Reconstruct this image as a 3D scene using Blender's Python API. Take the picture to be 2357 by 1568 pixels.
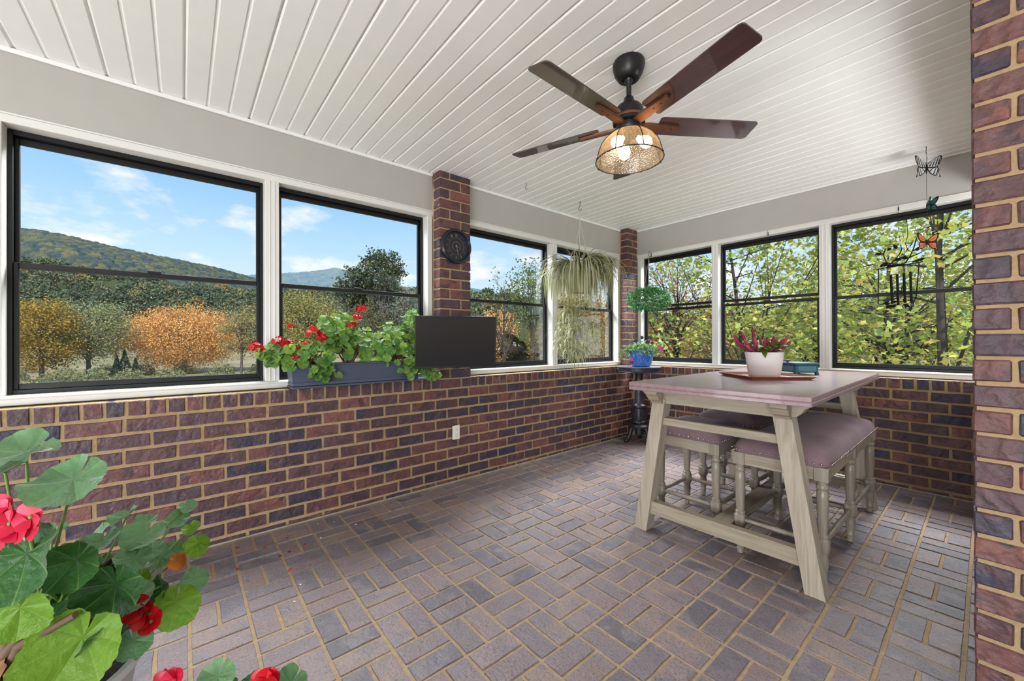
import bpy, math, random
import numpy as np
from mathutils import Vector, Matrix

# ------------------------------------------------------------------ scene, camera, light
for o in list(bpy.data.objects):
    bpy.data.objects.remove(o)
SC = bpy.context.scene
COL = SC.collection
SC.view_settings.view_transform = 'Standard'
SC.view_settings.look = 'None'
SC.view_settings.gamma = 1.0
SC.view_settings.use_curve_mapping = False
SC.view_settings.exposure = 0.17
cy = SC.cycles
cy.max_bounces = 7
cy.diffuse_bounces = 4
cy.glossy_bounces = 3
cy.transmission_bounces = 4
cy.transparent_max_bounces = 10
cy.caustics_reflective = False
cy.caustics_refractive = False
cy.sample_clamp_indirect = 6.0
cy.use_adaptive_sampling = True
cy.adaptive_threshold = 0.02
cy.use_denoising = True

CAM = Vector((2.932, -4.482, 1.200))
YAW, PITCH, ROLL = math.radians(50.242), math.radians(0.145), math.radians(-0.205)
fwd = Vector((-math.sin(YAW) * math.cos(PITCH), math.cos(YAW) * math.cos(PITCH), math.sin(PITCH)))
rgt = Vector((math.cos(YAW), math.sin(YAW), 0))
upv = rgt.cross(fwd)
r2 = rgt * math.cos(ROLL) + upv * math.sin(ROLL)
u2 = -rgt * math.sin(ROLL) + upv * math.cos(ROLL)
cam = bpy.data.cameras.new('camera')
cam.sensor_width = 36.0
cam.sensor_fit = 'HORIZONTAL'
cam.lens = 910.92 / 2357.0 * 36.0
cam.clip_start = 0.02
cam.clip_end = 4000
camo = bpy.data.objects.new('camera', cam)
COL.objects.link(camo)
M = Matrix((r2, u2, -fwd)).transposed().to_4x4()
M.translation = CAM
camo.matrix_world = M
SC.camera = camo

# sky: clear autumn blue, paler to the horizon, fair-weather clouds
W = bpy.data.worlds.new('sky')
SC.world = W
W.use_nodes = True
nt = W.node_tree
nt.nodes.clear()
def N(t, **k):
    n = nt.nodes.new(t)
    for a, b in k.items():
        setattr(n, a, b)
    return n
tc = N('ShaderNodeTexCoord')
sep = N('ShaderNodeSeparateXYZ')
nt.links.new(tc.outputs['Generated'], sep.inputs[0])
gr = N('ShaderNodeValToRGB')
gr.color_ramp.elements[0].position = 0.0
gr.color_ramp.elements[0].color = (0.84, 0.91, 0.97, 1)
gr.color_ramp.elements[1].position = 1.0
gr.color_ramp.elements[1].color = (0.11, 0.30, 0.74, 1)
for p_, c_ in ((.09, (0.73, 0.86, 0.97, 1)), (.19, (0.53, 0.75, 0.96, 1)), (.30, (0.34, 0.61, 0.93, 1)), (.5, (0.22, 0.48, 0.88, 1))):
    e = gr.color_ramp.elements.new(p_); e.color = c_
nt.links.new(sep.outputs['Z'], gr.inputs[0])
# clouds on a flat layer overhead
mx = N('ShaderNodeMath', operation='MAXIMUM'); mx.inputs[1].default_value = 0.0
nt.links.new(sep.outputs['Z'], mx.inputs[0])
ad = N('ShaderNodeMath', operation='ADD'); ad.inputs[1].default_value = 0.22
nt.links.new(mx.outputs[0], ad.inputs[0])
dx = N('ShaderNodeMath', operation='DIVIDE'); dy = N('ShaderNodeMath', operation='DIVIDE')
nt.links.new(sep.outputs['X'], dx.inputs[0]); nt.links.new(ad.outputs[0], dx.inputs[1])
nt.links.new(sep.outputs['Y'], dy.inputs[0]); nt.links.new(ad.outputs[0], dy.inputs[1])
cb = N('ShaderNodeCombineXYZ')
nt.links.new(dx.outputs[0], cb.inputs[0]); nt.links.new(dy.outputs[0], cb.inputs[1])
cb.inputs[2].default_value = SKY_SEED = 3.4
no = N('ShaderNodeTexNoise')
no.inputs['Scale'].default_value = 2.3
no.inputs['Detail'].default_value = 6.0
no.inputs['Roughness'].default_value = 0.55
nt.links.new(cb.outputs[0], no.inputs['Vector'])
cr = N('ShaderNodeValToRGB')
cr.color_ramp.elements[0].position = 0.54; cr.color_ramp.elements[0].color = (0, 0, 0, 1)
cr.color_ramp.elements[1].position = 0.66; cr.color_ramp.elements[1].color = (1, 1, 1, 1)
nt.links.new(no.outputs['Fac'], cr.inputs[0])
mixc = N('ShaderNodeMix', data_type='RGBA')
nt.links.new(cr.outputs[0], mixc.inputs['Factor'])
nt.links.new(gr.outputs[0], mixc.inputs['A'])
mixc.inputs['B'].default_value = (0.93, 0.94, 0.96, 1)
bg = N('ShaderNodeBackground')
bg.inputs['Strength'].default_value = 1.0
nt.links.new(mixc.outputs['Result'], bg.inputs['Color'])
wo = N('ShaderNodeOutputWorld')
nt.links.new(bg.outputs[0], wo.inputs[0])
W.cycles.sampling_method = 'MANUAL'
W.cycles.sample_map_resolution = 512

sun = bpy.data.lights.new('sun', 'SUN')
sun.energy = 5.6
sun.angle = math.radians(1.0)
sun.color = (1.0, 0.93, 0.82)
suno = bpy.data.objects.new('sun', sun)
COL.objects.link(suno)
suno.rotation_euler = Vector((0.62, -0.30, 0.72)).to_track_quat('Z', 'Y').to_euler()

def area(name, loc, target, sx, sy, power, color=(1, 1, 1)):
    l = bpy.data.lights.new(name, 'AREA')
    l.shape = 'RECTANGLE'; l.size = sx; l.size_y = sy
    l.energy = power; l.color = color
    o = bpy.data.objects.new(name, l)
    COL.objects.link(o)
    o.location = loc
    d = Vector(target) - Vector(loc)
    o.rotation_euler = d.to_track_quat('-Z', 'Y').to_euler()
    return o
# added fill lights out of view, to brighten the room: one behind the camera thrown up at the ceiling, one low strip light at the rear, one outside the right bay thrown up at the eaves
LC = (0.90, 0.95, 1.0)
area('fill_bounce', (4.5, -7.3, 0.35), (1.9, -3.0, 2.64), 2.4, 2.4, 255, LC)
area('fill_rear', (2.0, -8.0, 0.25), (2.0, 0.0, 0.45), 4.4, 0.40, 95, LC)
area('fill_right', (5.1, -1.0, 0.6), (5.5, -0.9, 2.64), 1.6, 2.4, 190, LC)
# more added fill lights, outside above the window heads, boosting the daylight
area('fill_back_windows', (1.5, 2.0, 3.9), (1.4, -1.6, 0.3), 3.2, 1.5, 720, (0.95, 0.975, 1.0))
area('fill_left_windows', (-2.0, -2.6, 4.1), (1.3, -2.3, 0.3), 4.6, 1.5, 900, (0.95, 0.975, 1.0))

# ------------------------------------------------------------------ helpers
def tag(o, label=None, cat=None, group=None, kind=None):
    if label: o['label'] = label
    if cat: o['category'] = cat
    if group: o['group'] = group
    if kind: o['kind'] = kind
    return o

def empty(name, loc=(0, 0, 0), rz=0, label=None, cat=None, group=None, kind=None, parent=None):
    o = bpy.data.objects.new(name, None)
    o.empty_display_size = 0.05
    COL.objects.link(o)
    o.location = loc
    o.rotation_euler = (0, 0, rz)
    if parent: o.parent = parent
    return tag(o, label, cat, group, kind)

class MB:
    def __init__(s):
        s.v = []; s.f = []; s.t = []
    def add(s, vs, fs, tint=None):
        n = len(s.v)
        s.v += [tuple(p) for p in vs]
        s.f += [tuple(i + n for i in f) for f in fs]
        if tint is not None:
            s.t += [0.0] * (len(s.f) - len(fs) - len(s.t)) + [tint] * len(fs)
        return s
    def box(s, x0, x1, y0, y1, z0, z1, c=0.0, tint=None):
        if x0 > x1: x0, x1 = x1, x0
        if y0 > y1: y0, y1 = y1, y0
        if z0 > z1: z0, z1 = z1, z0
        if c <= 0:
            v = [(x, y, z) for z in (z0, z1) for y in (y0, y1) for x in (x0, x1)]
            f = [(0, 2, 3, 1), (4, 5, 7, 6), (0, 1, 5, 4), (2, 6, 7, 3), (0, 4, 6, 2), (1, 3, 7, 5)]
            return s.add(v, f, tint)
        c = min(c, (x1 - x0) * .49, (y1 - y0) * .49, (z1 - z0) * .49)
        cx, cy_, cz = (x0 + x1) / 2, (y0 + y1) / 2, (z0 + z1) / 2
        hx, hy, hz = (x1 - x0) / 2, (y1 - y0) / 2, (z1 - z0) / 2
        v = []; idx = {}
        for a in (-1, 1):
            for b in (-1, 1):
                for d in (-1, 1):
                    for ax in range(3):
                        h = [hx - c, hy - c, hz - c]
                        h[ax] += c
                        idx[(a, b, d, ax)] = len(v)
                        v.append((cx + a * h[0], cy_ + b * h[1], cz + d * h[2]))
        f = []
        for a in (-1, 1):
            q = [idx[(a, -1, -1, 0)], idx[(a, 1, -1, 0)], idx[(a, 1, 1, 0)], idx[(a, -1, 1, 0)]]
            f.append(q if a > 0 else q[::-1])
            q = [idx[(-1, a, -1, 1)], idx[(-1, a, 1, 1)], idx[(1, a, 1, 1)], idx[(1, a, -1, 1)]]
            f.append(q if a > 0 else q[::-1])
            q = [idx[(-1, -1, a, 2)], idx[(1, -1, a, 2)], idx[(1, 1, a, 2)], idx[(-1, 1, a, 2)]]
            f.append(q if a > 0 else q[::-1])
        for a in (-1, 1):
            for b in (-1, 1):
                q = [idx[(a, b, -1, 0)], idx[(a, b, -1, 1)], idx[(a, b, 1, 1)], idx[(a, b, 1, 0)]]
                f.append(q if a * b > 0 else q[::-1])
                q = [idx[(a, -1, b, 0)], idx[(a, 1, b, 0)], idx[(a, 1, b, 2)], idx[(a, -1, b, 2)]]
                f.append(q if a * b > 0 else q[::-1])
                q = [idx[(-1, a, b, 1)], idx[(-1, a, b, 2)], idx[(1, a, b, 2)], idx[(1, a, b, 1)]]
                f.append(q if a * b > 0 else q[::-1])
                for d in (-1, 1):
                    q = [idx[(a, b, d, 0)], idx[(a, b, d, 1)], idx[(a, b, d, 2)]]
                    f.append(q if a * b * d > 0 else q[::-1])
        return s.add(v, f, tint)
    def lathe(s, prof, n=24, c=(0, 0, 0), sx=1.0, sy=1.0, cap=True, tint=None, rot=0.0):
        v = []; f = []
        for r, z in prof:
            for k in range(n):
                a = 2 * math.pi * k / n + rot
                v.append((c[0] + sx * r * math.cos(a), c[1] + sy * r * math.sin(a), c[2] + z))
        m = len(prof)
        for i in range(m - 1):
            for k in range(n):
                k2 = (k + 1) % n
                f.append((i * n + k, i * n + k2, (i + 1) * n + k2, (i + 1) * n + k))
        if cap:
            f.append(tuple(range(n))[::-1])
            f.append(tuple((m - 1) * n + k for k in range(n)))
        return s.add(v, f, tint)
    def tube(s, pts, r, n=6, cap=True, tint=None, closed=False):
        P = [Vector(p) for p in pts]
        m = len(P)
        R = r if isinstance(r, (list, tuple)) else [r] * m
        v = []; f = []
        prev = None
        for i in range(m):
            if closed:
                t = P[(i + 1) % m] - P[i - 1]
            else:
                t = P[min(i + 1, m - 1)] - P[max(i - 1, 0)]
            if t.length < 1e-9: t = Vector((0, 0, 1))
            t.normalize()
            if prev is None:
                a = Vector((0, 0, 1)) if abs(t.z) < .9 else Vector((1, 0, 0))
                nx = t.cross(a).normalized()
            else:
                nx = (prev - t * prev.dot(t))
                if nx.length < 1e-6:
                    nx = t.cross(Vector((0.3, 0.5, 0.8)))
                nx.normalize()
            prev = nx
            ny = t.cross(nx)
            for k in range(n):
                a = 2 * math.pi * k / n
                v.append(P[i] + (nx * math.cos(a) + ny * math.sin(a)) * R[i])
        for i in range(m if closed else m - 1):
            j = (i + 1) % m
            for k in range(n):
                k2 = (k + 1) % n
                f.append((i * n + k, i * n + k2, j * n + k2, j * n + k))
        if cap and not closed:
            f.append(tuple(range(n))[::-1])
            f.append(tuple((m - 1) * n + k for k in range(n)))
        return s.add(v, f, tint)
    def prism(s, pts, o, ax, ay, az, th, tint=None):
        # polygon pts (2D) in frame o + x*ax + y*ay, thickened by th along az (centred)
        o, ax, ay, az = Vector(o), Vector(ax), Vector(ay), Vector(az)
        n = len(pts)
        v = [o + ax * p[0] + ay * p[1] + az * (th / 2) for p in pts] + [o + ax * p[0] + ay * p[1] - az * (th / 2) for p in pts]
        f = [tuple(range(n)), tuple(range(n, 2 * n))[::-1]]
        for k in range(n):
            k2 = (k + 1) % n
            f.append((k, k + n, k2 + n, k2))
        return s.add(v, f, tint)
    def sphere(s, c, r, n=10, m=6, sz=1.0, tint=None):
        prof = [(max(1e-4, r * math.sin(math.pi * i / m)), -r * sz * math.cos(math.pi * i / m)) for i in range(m + 1)]
        return s.lathe(prof, n, c, cap=False, tint=tint)
    def xf(s, mat):
        s.v = [tuple(mat @ Vector(p)) for p in s.v]
        return s
    def merge(s, o):
        n = len(s.v)
        nf = len(s.f)
        s.v += o.v
        s.f += [tuple(i + n for i in f) for f in o.f]
        if o.t or s.t:
            s.t += [0.0] * (nf - len(s.t)) + o.t + [0.0] * (len(o.f) - len(o.t))
        return s
    def mesh(s, name, mat, smooth=None):
        me = bpy.data.meshes.new(name)
        me.from_pydata(s.v, [], s.f)
        if mat: me.materials.append(mat)
        if s.t:
            t = s.t + [0.0] * (len(s.f) - len(s.t))
            at = me.attributes.new('tint', 'FLOAT', 'FACE')
            at.data.foreach_set('value', t)
        if smooth is not None:
            me.polygons.foreach_set('use_smooth', [True] * len(me.polygons))
            if smooth < 179:
                me.set_sharp_from_angle(angle=math.radians(smooth))
        me.update()
        return me
    def obj(s, name, mat, parent=None, smooth=None, loc=None, kind=None):
        o = bpy.data.objects.new(name, s.mesh(name, mat, smooth))
        COL.objects.link(o)
        if parent: o.parent = parent
        if loc: o.location = loc
        if kind: o['kind'] = kind
        return o

def inst(name, me, parent, loc, rot=None, scale=None):
    o = bpy.data.objects.new(name, me)
    COL.objects.link(o)
    if parent: o.parent = parent
    o.location = loc
    if rot is not None:
        if hasattr(rot, 'to_euler'): rot = rot.to_euler()
        o.rotation_euler = rot
    if scale is not None: o.scale = scale if hasattr(scale, '__len__') else (scale,) * 3
    return o

def copy_tree(o, parent=None):
    c = o.copy(); COL.objects.link(c)
    if parent: c.parent = parent
    for ch in list(o.children): copy_tree(ch, c)
    return c

def np_mesh(name, V, F, mat, tint=None, smooth=False):
    # V (n,3), F (m,4) or (m,3)
    me = bpy.data.meshes.new(name)
    k = F.shape[1]
    me.vertices.add(len(V)); me.vertices.foreach_set('co', np.asarray(V, np.float32).ravel())
    me.loops.add(F.size); me.loops.foreach_set('vertex_index', np.asarray(F, np.int32).ravel())
    me.polygons.add(len(F))
    me.polygons.foreach_set('loop_start', np.arange(0, F.size, k, dtype=np.int32))
    me.polygons.foreach_set('loop_total', np.full(len(F), k, np.int32))
    if smooth: me.polygons.foreach_set('use_smooth', np.ones(len(F), bool))
    if tint is not None:
        at = me.attributes.new('tint', 'FLOAT', 'FACE')
        at.data.foreach_set('value', np.asarray(tint, np.float32))
    me.materials.append(mat)
    me.update(calc_edges=True)
    me.validate()
    return me

def link(name, me, parent=None, loc=(0, 0, 0), kind=None):
    o = bpy.data.objects.new(name, me); COL.objects.link(o)
    if parent: o.parent = parent
    o.location = loc
    if kind: o['kind'] = kind
    return o

# ------------------------------------------------------------------ materials
def srgb(r, g, b):
    f = lambda c: (c / 255 / 12.92) if c / 255 <= .04045 else ((c / 255 + .055) / 1.055) ** 2.4
    return (f(r), f(g), f(b), 1)

class Mt:
    def __init__(s, name):
        s.m = bpy.data.materials.new(name)
        s.m.use_nodes = True
        s.t = s.m.node_tree
        s.t.nodes.clear()
        s.out = s.n('ShaderNodeOutputMaterial')
    def n(s, t, ins=None, **k):
        nd = s.t.nodes.new(t)
        for a, b in k.items(): setattr(nd, a, b)
        for a, b in (ins or {}).items():
            if isinstance(b, bpy.types.NodeSocket): s.t.links.new(b, nd.inputs[a])
            else: nd.inputs[a].default_value = b
        return nd
    def ramp(s, fac, stops, interp='LINEAR'):
        nd = s.n('ShaderNodeValToRGB', {0: fac})
        el = nd.color_ramp.elements
        nd.color_ramp.interpolation = interp
        while len(el) > 1: el.remove(el[-1])
        el[0].position = stops[0][0]; el[0].color = stops[0][1]
        for p, c in stops[1:]:
            e = el.new(p); e.color = c
        return nd.outputs[0]
    def noise(s, scale, detail=3, rough=.5, vec=None, dist=0.0):
        ins = {'Scale': scale, 'Detail': detail, 'Roughness': rough, 'Distortion': dist}
        if vec is not None: ins['Vector'] = vec
        return s.n('ShaderNodeTexNoise', ins).outputs[0]
    def math(s, op, a, b=0.0, c=None):
        nd = s.n('ShaderNodeMath', {0: a, 1: b}, operation=op)
        return nd.outputs[0]
    def mix(s, fac, a, b, mode='MIX'):
        nd = s.n('ShaderNodeMix', data_type='RGBA', blend_type=mode)
        for k, v in (('Factor', fac), ('A', a), ('B', b)):
            sk = [i for i in nd.inputs if i.name == k and (i.type == 'RGBA' or (k == 'Factor' and i.type == 'VALUE'))][0]
            if isinstance(v, bpy.types.NodeSocket): s.t.links.new(v, sk)
            else: sk.default_value = v
        return [o for o in nd.outputs if o.type == 'RGBA'][0]
    def bump(s, h, strength=.3, dist=.01):
        return s.n('ShaderNodeBump', {'Height': h, 'Strength': strength, 'Distance': dist}).outputs[0]
    def pbr(s, color, rough=.5, metal=0., normal=None, spec=.5, coat=0., **k):
        ins = {'Base Color': color, 'Roughness': rough, 'Metallic': metal, 'Specular IOR Level': spec, 'Coat Weight': coat}
        if normal is not None: ins['Normal'] = normal
        ins.update(k)
        b = s.n('ShaderNodeBsdfPrincipled', ins)
        s.t.links.new(b.outputs[0], s.out.inputs[0])
        return s.m
    def coord(s, kind='Object'):
        return s.n('ShaderNodeTexCoord').outputs[kind]
    def attr(s, name='tint'):
        return s.n('ShaderNodeAttribute', attribute_name=name).outputs['Fac']
    def rand(s):
        a = s.n('ShaderNodeObjectInfo').outputs['Random']
        b = s.n('ShaderNodeNewGeometry').outputs['Random Per Island']
        return s.math('FRACT', s.math('ADD', a, b))
    def pos(s):
        return s.n('ShaderNodeNewGeometry').outputs['Position']

def simple(name, c, rough=.5, metal=0., noise=0., nscale=8, bump=0., bscale=80, spec=.5, coat=0.):
    m = Mt(name)
    col = c
    if noise:
        f = m.noise(nscale, 4, vec=m.pos())
        lo = tuple(x * (1 - noise) for x in c[:3]) + (1,)
        hi = tuple(min(1, x * (1 + noise)) for x in c[:3]) + (1,)
        col = m.ramp(f, [(.3, lo), (.7, hi)])
    nm = None
    if bump: nm = m.bump(m.noise(bscale, 3, vec=m.pos()), bump, .004)
    return m.pbr(col, rough, metal, nm, spec, coat)

def brick_mat(name, pal, flash, rough, rlow, worn=None, grain=60, pits=False):
    m = Mt(name)
    r = m.rand()
    base = m.ramp(r, [(i / len(pal), c) for i, c in enumerate(pal)], 'CONSTANT')
    p = m.pos()
    vv = m.n('ShaderNodeVectorMath', {0: p, 1: m.n('ShaderNodeCombineXYZ', {0: m.math('MULTIPLY', r, 37.0), 1: 0.0, 2: 0.0}).outputs[0]}, operation='ADD').outputs[0]
    big = m.noise(9, 2, vec=vv, dist=.6)
    col = m.mix(m.ramp(big, [(.50, (0, 0, 0, 1)), (.60, (1, 1, 1, 1))]), base, flash)
    fine = m.noise(grain, 5, .65, vec=p)
    col = m.mix(.55, col, m.ramp(fine, [(.28, (.35, .33, .33, 1)), (.55, (1, 1, 1, 1)), (.8, (1.0, .96, .92, 1))]), 'MULTIPLY')
    if worn:
        col = m.mix(m.ramp(m.noise(3.0, 5, .6, vec=p), [(.45, (0, 0, 0, 1)), (.75, (.55, .55, .55, 1))]), col, worn)
    if pits:
        pn = m.noise(150, 2, .5, vec=p)
        col = m.mix(m.ramp(pn, [(.60, (0, 0, 0, 1)), (.68, (.75, .75, .75, 1))]), col, srgb(66, 58, 62))
    else:
        st = m.n('ShaderNodeTexWave', {'Vector': vv, 'Scale': 5.0, 'Distortion': 9.0, 'Detail': 3.0, 'Detail Scale': 2.0}).outputs[1]
        col = m.mix(.35, col, m.ramp(st, [(.08, (.50, .48, .52, 1)), (.5, (1.08, 1.04, 1, 1))]), 'MULTIPLY')
    mid = m.noise(28, 4, .6, vec=vv)
    h = m.math('ADD', m.math('MULTIPLY', mid, .7), m.math('MULTIPLY', fine, .5))
    if not pits: h = m.math('ADD', h, m.math('MULTIPLY', st, .5))
    rr = m.ramp(m.noise(14, 4, vec=p), [(.3, (rlow,) * 3 + (1,)), (.7, (rough,) * 3 + (1,))])
    return m.pbr(col, rr, 0, m.bump(h, .8, .008), .5)

M_BRICK = brick_mat('wall_brick', [srgb(116, 73, 68), srgb(93, 64, 67), srgb(78, 57, 66), srgb(110, 70, 66), srgb(64, 53, 66), srgb(102, 67, 65), srgb(85, 60, 64), srgb(124, 78, 69), srgb(106, 68, 64), srgb(70, 54, 63), srgb(96, 64, 63), srgb(56, 52, 70)], srgb(84, 59, 63), .62, .36)
M_FLOORB = brick_mat('floor_brick', [srgb(144, 126, 124), srgb(126, 114, 118), srgb(138, 118, 116), srgb(116, 108, 115), srgb(134, 117, 118), srgb(108, 101, 107), srgb(146, 126, 119)], srgb(130, 119, 122), .46, .27, None, 95, pits=True)
def mortar(name, a, b):
    m = Mt(name)
    p = m.pos()
    f = m.noise(40, 5, .6, vec=p)
    return m.pbr(m.mix(m.noise(5, 3, vec=p), m.ramp(f, [(.3, a), (.7, b)]), srgb(168, 140, 104)), .9, 0, m.bump(m.noise(160, 3, vec=p), .6, .004), .2)
M_MORTAR = mortar('wall_mortar', srgb(146, 121, 90), srgb(184, 158, 122))
M_FMORTAR = mortar('floor_mortar', srgb(148, 130, 108), srgb(192, 172, 148))
M_CAULK = simple('caulk', srgb(150, 142, 130), .85, noise=.2, bump=.3)
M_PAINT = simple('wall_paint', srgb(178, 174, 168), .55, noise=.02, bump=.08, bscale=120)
M_TRIM = simple('trim_paint', srgb(222, 220, 215), .38, bump=.05, bscale=60)
M_VINYL = simple('ceiling_vinyl', srgb(238, 237, 234), .42, noise=.015, bump=.05, bscale=160)
M_GROOVE = simple('groove_shadow_gap', srgb(150, 146, 141), .8)
M_BLACK = simple('black_window_metal', srgb(11, 11, 12), .42, spec=.4)
def glass(name, tint=(1, 1, 1, 1), refl=.05, rough=0.0):
    m = Mt(name)
    t = m.n('ShaderNodeBsdfTransparent', {'Color': tint})
    g = m.n('ShaderNodeBsdfGlossy', {'Color': (1, 1, 1, 1), 'Roughness': rough})
    lw = m.n('ShaderNodeFresnel', {'IOR': 1.45})
    mx = m.n('ShaderNodeMixShader', {0: m.math('MULTIPLY', lw.outputs[0], refl), 1: t.outputs[0], 2: g.outputs[0]})
    m.t.links.new(mx.outputs[0], m.out.inputs[0])
    return m.m
M_GLASS = glass('window_glass', (.97, .985, .98, 1), .22)
# ------------------------------------------------------------------ the room
ZC = 2.642          # ceiling
XA, YB = -0.116, 0.10   # frieze / casing planes of the two window walls
RB = random.Random(5)

def brick_mesh(name, w, h, d, mat, seed, ends=False):
    # front face in local x-y plane at z=0 (centre), body behind (-z); irregular moulded edge, eased arrises
    R = random.Random(seed)
    e = .004
    def ring(off, z, j):
        xs = [(-1, -1), (-.33, -1), (.33, -1), (1, -1), (1, 1), (.33, 1), (-.33, 1), (-1, 1)]
        if ends: j *= .5
        return [(a * (w / 2 - off) + R.uniform(-j, j), b * (h / 2 - off) + R.uniform(-j, j), z + R.uniform(-.0016, .0016)) for a, b in xs]
    v = ring(e, 0, .0022 if mat is M_BRICK else .0014)
    o = [(p[0] * (w + e) / w, p[1] * (h + e) / h, -e) for p in v]
    bk = [(p[0], p[1], -d) for p in o]
    v = v + o + bk
    f = [(0, 1, 6, 7), (1, 2, 5, 6), (2, 3, 4, 5)]
    for k in range(8):
        k2 = (k + 1) % 8
        f.append((k, k + 8, k2 + 8, k2))
        f.append((k + 8, k + 16, k2 + 16, k2 + 8))
    me = bpy.data.meshes.new(name)
    me.from_pydata(v, [], f)
    me.materials.append(mat)
    me.update()
    return me

_bm = {}
def brick_variant(w, h, d, mat, k):
    key = (round(w, 3), round(h, 3), round(d, 3), mat.name, k)
    if key not in _bm:
        _bm[key] = brick_mesh('brick', w, h, d, mat, hash(key[:3]) % 1000 * 13 + k)
    return _bm[key]

def screen_size(P, w, h):
    d = Vector(P) - CAM
    z = d.dot(fwd)
    if z < .15: return -1
    u, v = d.dot(rgt) / z, d.dot(upv) / z
    if abs(u) > 1.36 or abs(v) > .93: return 1e-6 / max(z, .1)
    return w * h / z / z

def lay_bricks(parent, items, mat, frame, limit=300, stuff='brick_courses', depth=.03):
    """items: (centre 3D, w, h); frame: 3x3 rotation of a brick (local z = outward)"""
    items = [(screen_size(P, w, h), P, w, h, rot, dd) for P, w, h, rot, dd in items]
    items.sort(key=lambda t: -t[0])
    head, rest = items[:limit], items[limit:]
    for _, P, w, h, rot, dd in head:
        k = RB.randrange(5)
        me = brick_variant(w, h, dd or depth, mat, k)
        R = frame.copy()
        if rot: R = R @ Matrix.Rotation(math.pi / 2, 3, 'Z')
        j = RB.uniform(-.0016, .0016)
        P2 = Vector(P) + frame.col[2] * j
        if RB.random() < .5: R = R @ Matrix.Rotation(math.pi, 3, 'Z')
        inst('brick', me, parent, P2, R)
    if rest:
        V = []; F = []
        mb = MB()
        for _, P, w, h, rot, dd in rest:
            me = brick_variant(w, h, dd or depth, mat, RB.randrange(5))
            R = frame.copy()
            if rot: R = R @ Matrix.Rotation(math.pi / 2, 3, 'Z')
            mb.add([Vector(P) + R @ v.co for v in me.vertices], [tuple(p.vertices) for p in me.polygons])
        mb.obj(stuff, mat, parent, kind='stuff')

FX = Matrix(((0, 0, 1), (1, 0, 0), (0, 1, 0)))       # local x -> +y, y -> +z, z -> +x  (faces +x)
FY = Matrix(((1, 0, 0), (0, 0, -1), (0, 1, 0)))      # local x -> +x, y -> +z, z -> -y  (faces -y)
FZ = Matrix(((1, 0, 0), (0, 1, 0), (0, 0, 1)))       # faces up
J = .0135
BL, BH, CH = .2183, .085, .085
COURSE0 = .800      # bed joint below the rowlock

def courses(a0, a1, head_even, make):
    """running bond between a0..a1 below z=COURSE0; head_even = a head-joint position in even rows"""
    out = []
    for k in range(10):
        z1 = COURSE0 - CH * k
        z0 = z1 - CH
        if z0 < 0: z0 = -.006
        hj = head_even + (BL / 2 if k % 2 else 0)
        n0 = math.floor((a0 - hj) / BL)
        n1 = math.ceil((a1 - hj) / BL)
        for n in range(n0, n1):
            b0, b1 = max(a0, hj + n * BL), min(a1, hj + (n + 1) * BL)
            if b1 - b0 < .03: continue
            w, h = b1 - b0 - J, z1 - z0 - J
            if h < .015: continue
            out.append((make((b0 + b1) / 2, (z0 + z1) / 2), round(w, 3), round(h, 3), False, None))
    return out

# floor: mortar bed with a basket-weave of brick pavers
floor = MB().box(-.15, 7, -8.5, .15, -.2, -.0045).obj('floor', M_FMORTAR, kind='structure')
X0, Y0, S = 1.6503, -3.2428, .2032
items = []
for i in range(-9, 16):
    for j in range(-17, 18):
        xa, ya = X0 + i * S, Y0 + j * S
        along_y = (i + j) % 2 == 0
        for t in (0, 1):
            jj = .009
            if along_y:
                r = (xa + t * S / 2, xa + (t + 1) * S / 2, ya, ya + S)
            else:
                r = (xa, xa + S, ya + t * S / 2, ya + (t + 1) * S / 2)
            x0, x1, y0, y1 = max(r[0], .006), min(r[1], 4.6), max(r[2], -6.4), min(r[3], -.004)
            if x1 - x0 < .03 or y1 - y0 < .03: continue
            w, h = x1 - x0 - jj, y1 - y0 - jj
            cxp, cyp = (x0 + x1) / 2, (y0 + y1) / 2
            if h > w: items.append(((cxp, cyp, 0), round(h, 3), round(w, 3), True, None))
            else: items.append(((cxp, cyp, 0), round(w, 3), round(h, 3), False, None))
lay_bricks(floor, items, M_FLOORB, FZ, 300, 'brick_paving', .02)
MB().box(0, .010, -6.4, 0, -.004, .007, .003).obj('caulk_strip', M_CAULK, floor)
MB().box(0, 2.9, -.008, 0, -.004, .006, .003).obj('caulk_strip', M_CAULK, floor)

# left wall
wl = MB().box(-.22, -.007, -6.6, .02, -.2, .8884).obj('wall_left', M_MORTAR, kind='structure')
it = courses(-6.5, -.001, -3.413, lambda a, z: (0, a, z))
n = 0
y = -6.5
for n in range(200):
    y = -2.827 - .082 * n
    if y < -6.4: break
    it.append(((0, y - .041, .848), .070, .082, False, .113))
for n in range(60):
    y = -2.519 + .082 * n
    if y + .082 > -.02: break
    it.append(((0, y + .041, .848), .070, .082, False, .113))
lay_bricks(wl, it, M_BRICK, FX, 300, 'brick_courses', .03)

# back wall
wb = MB().box(-.05, 3.2, .007, .22, -.2, .889).obj('wall_back', M_MORTAR, kind='structure')
it = courses(.001, 3.1, 2.42, lambda a, z: (a, 0, z))
for n in range(60):
    x = .02 + .082 * n
    if x > 3.0: break
    it.append(((x + .041, 0, .848), .070, .082, False, .10))
lay_bricks(wb, it, M_BRICK, FY, 300, 'brick_courses', .03)

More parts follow.
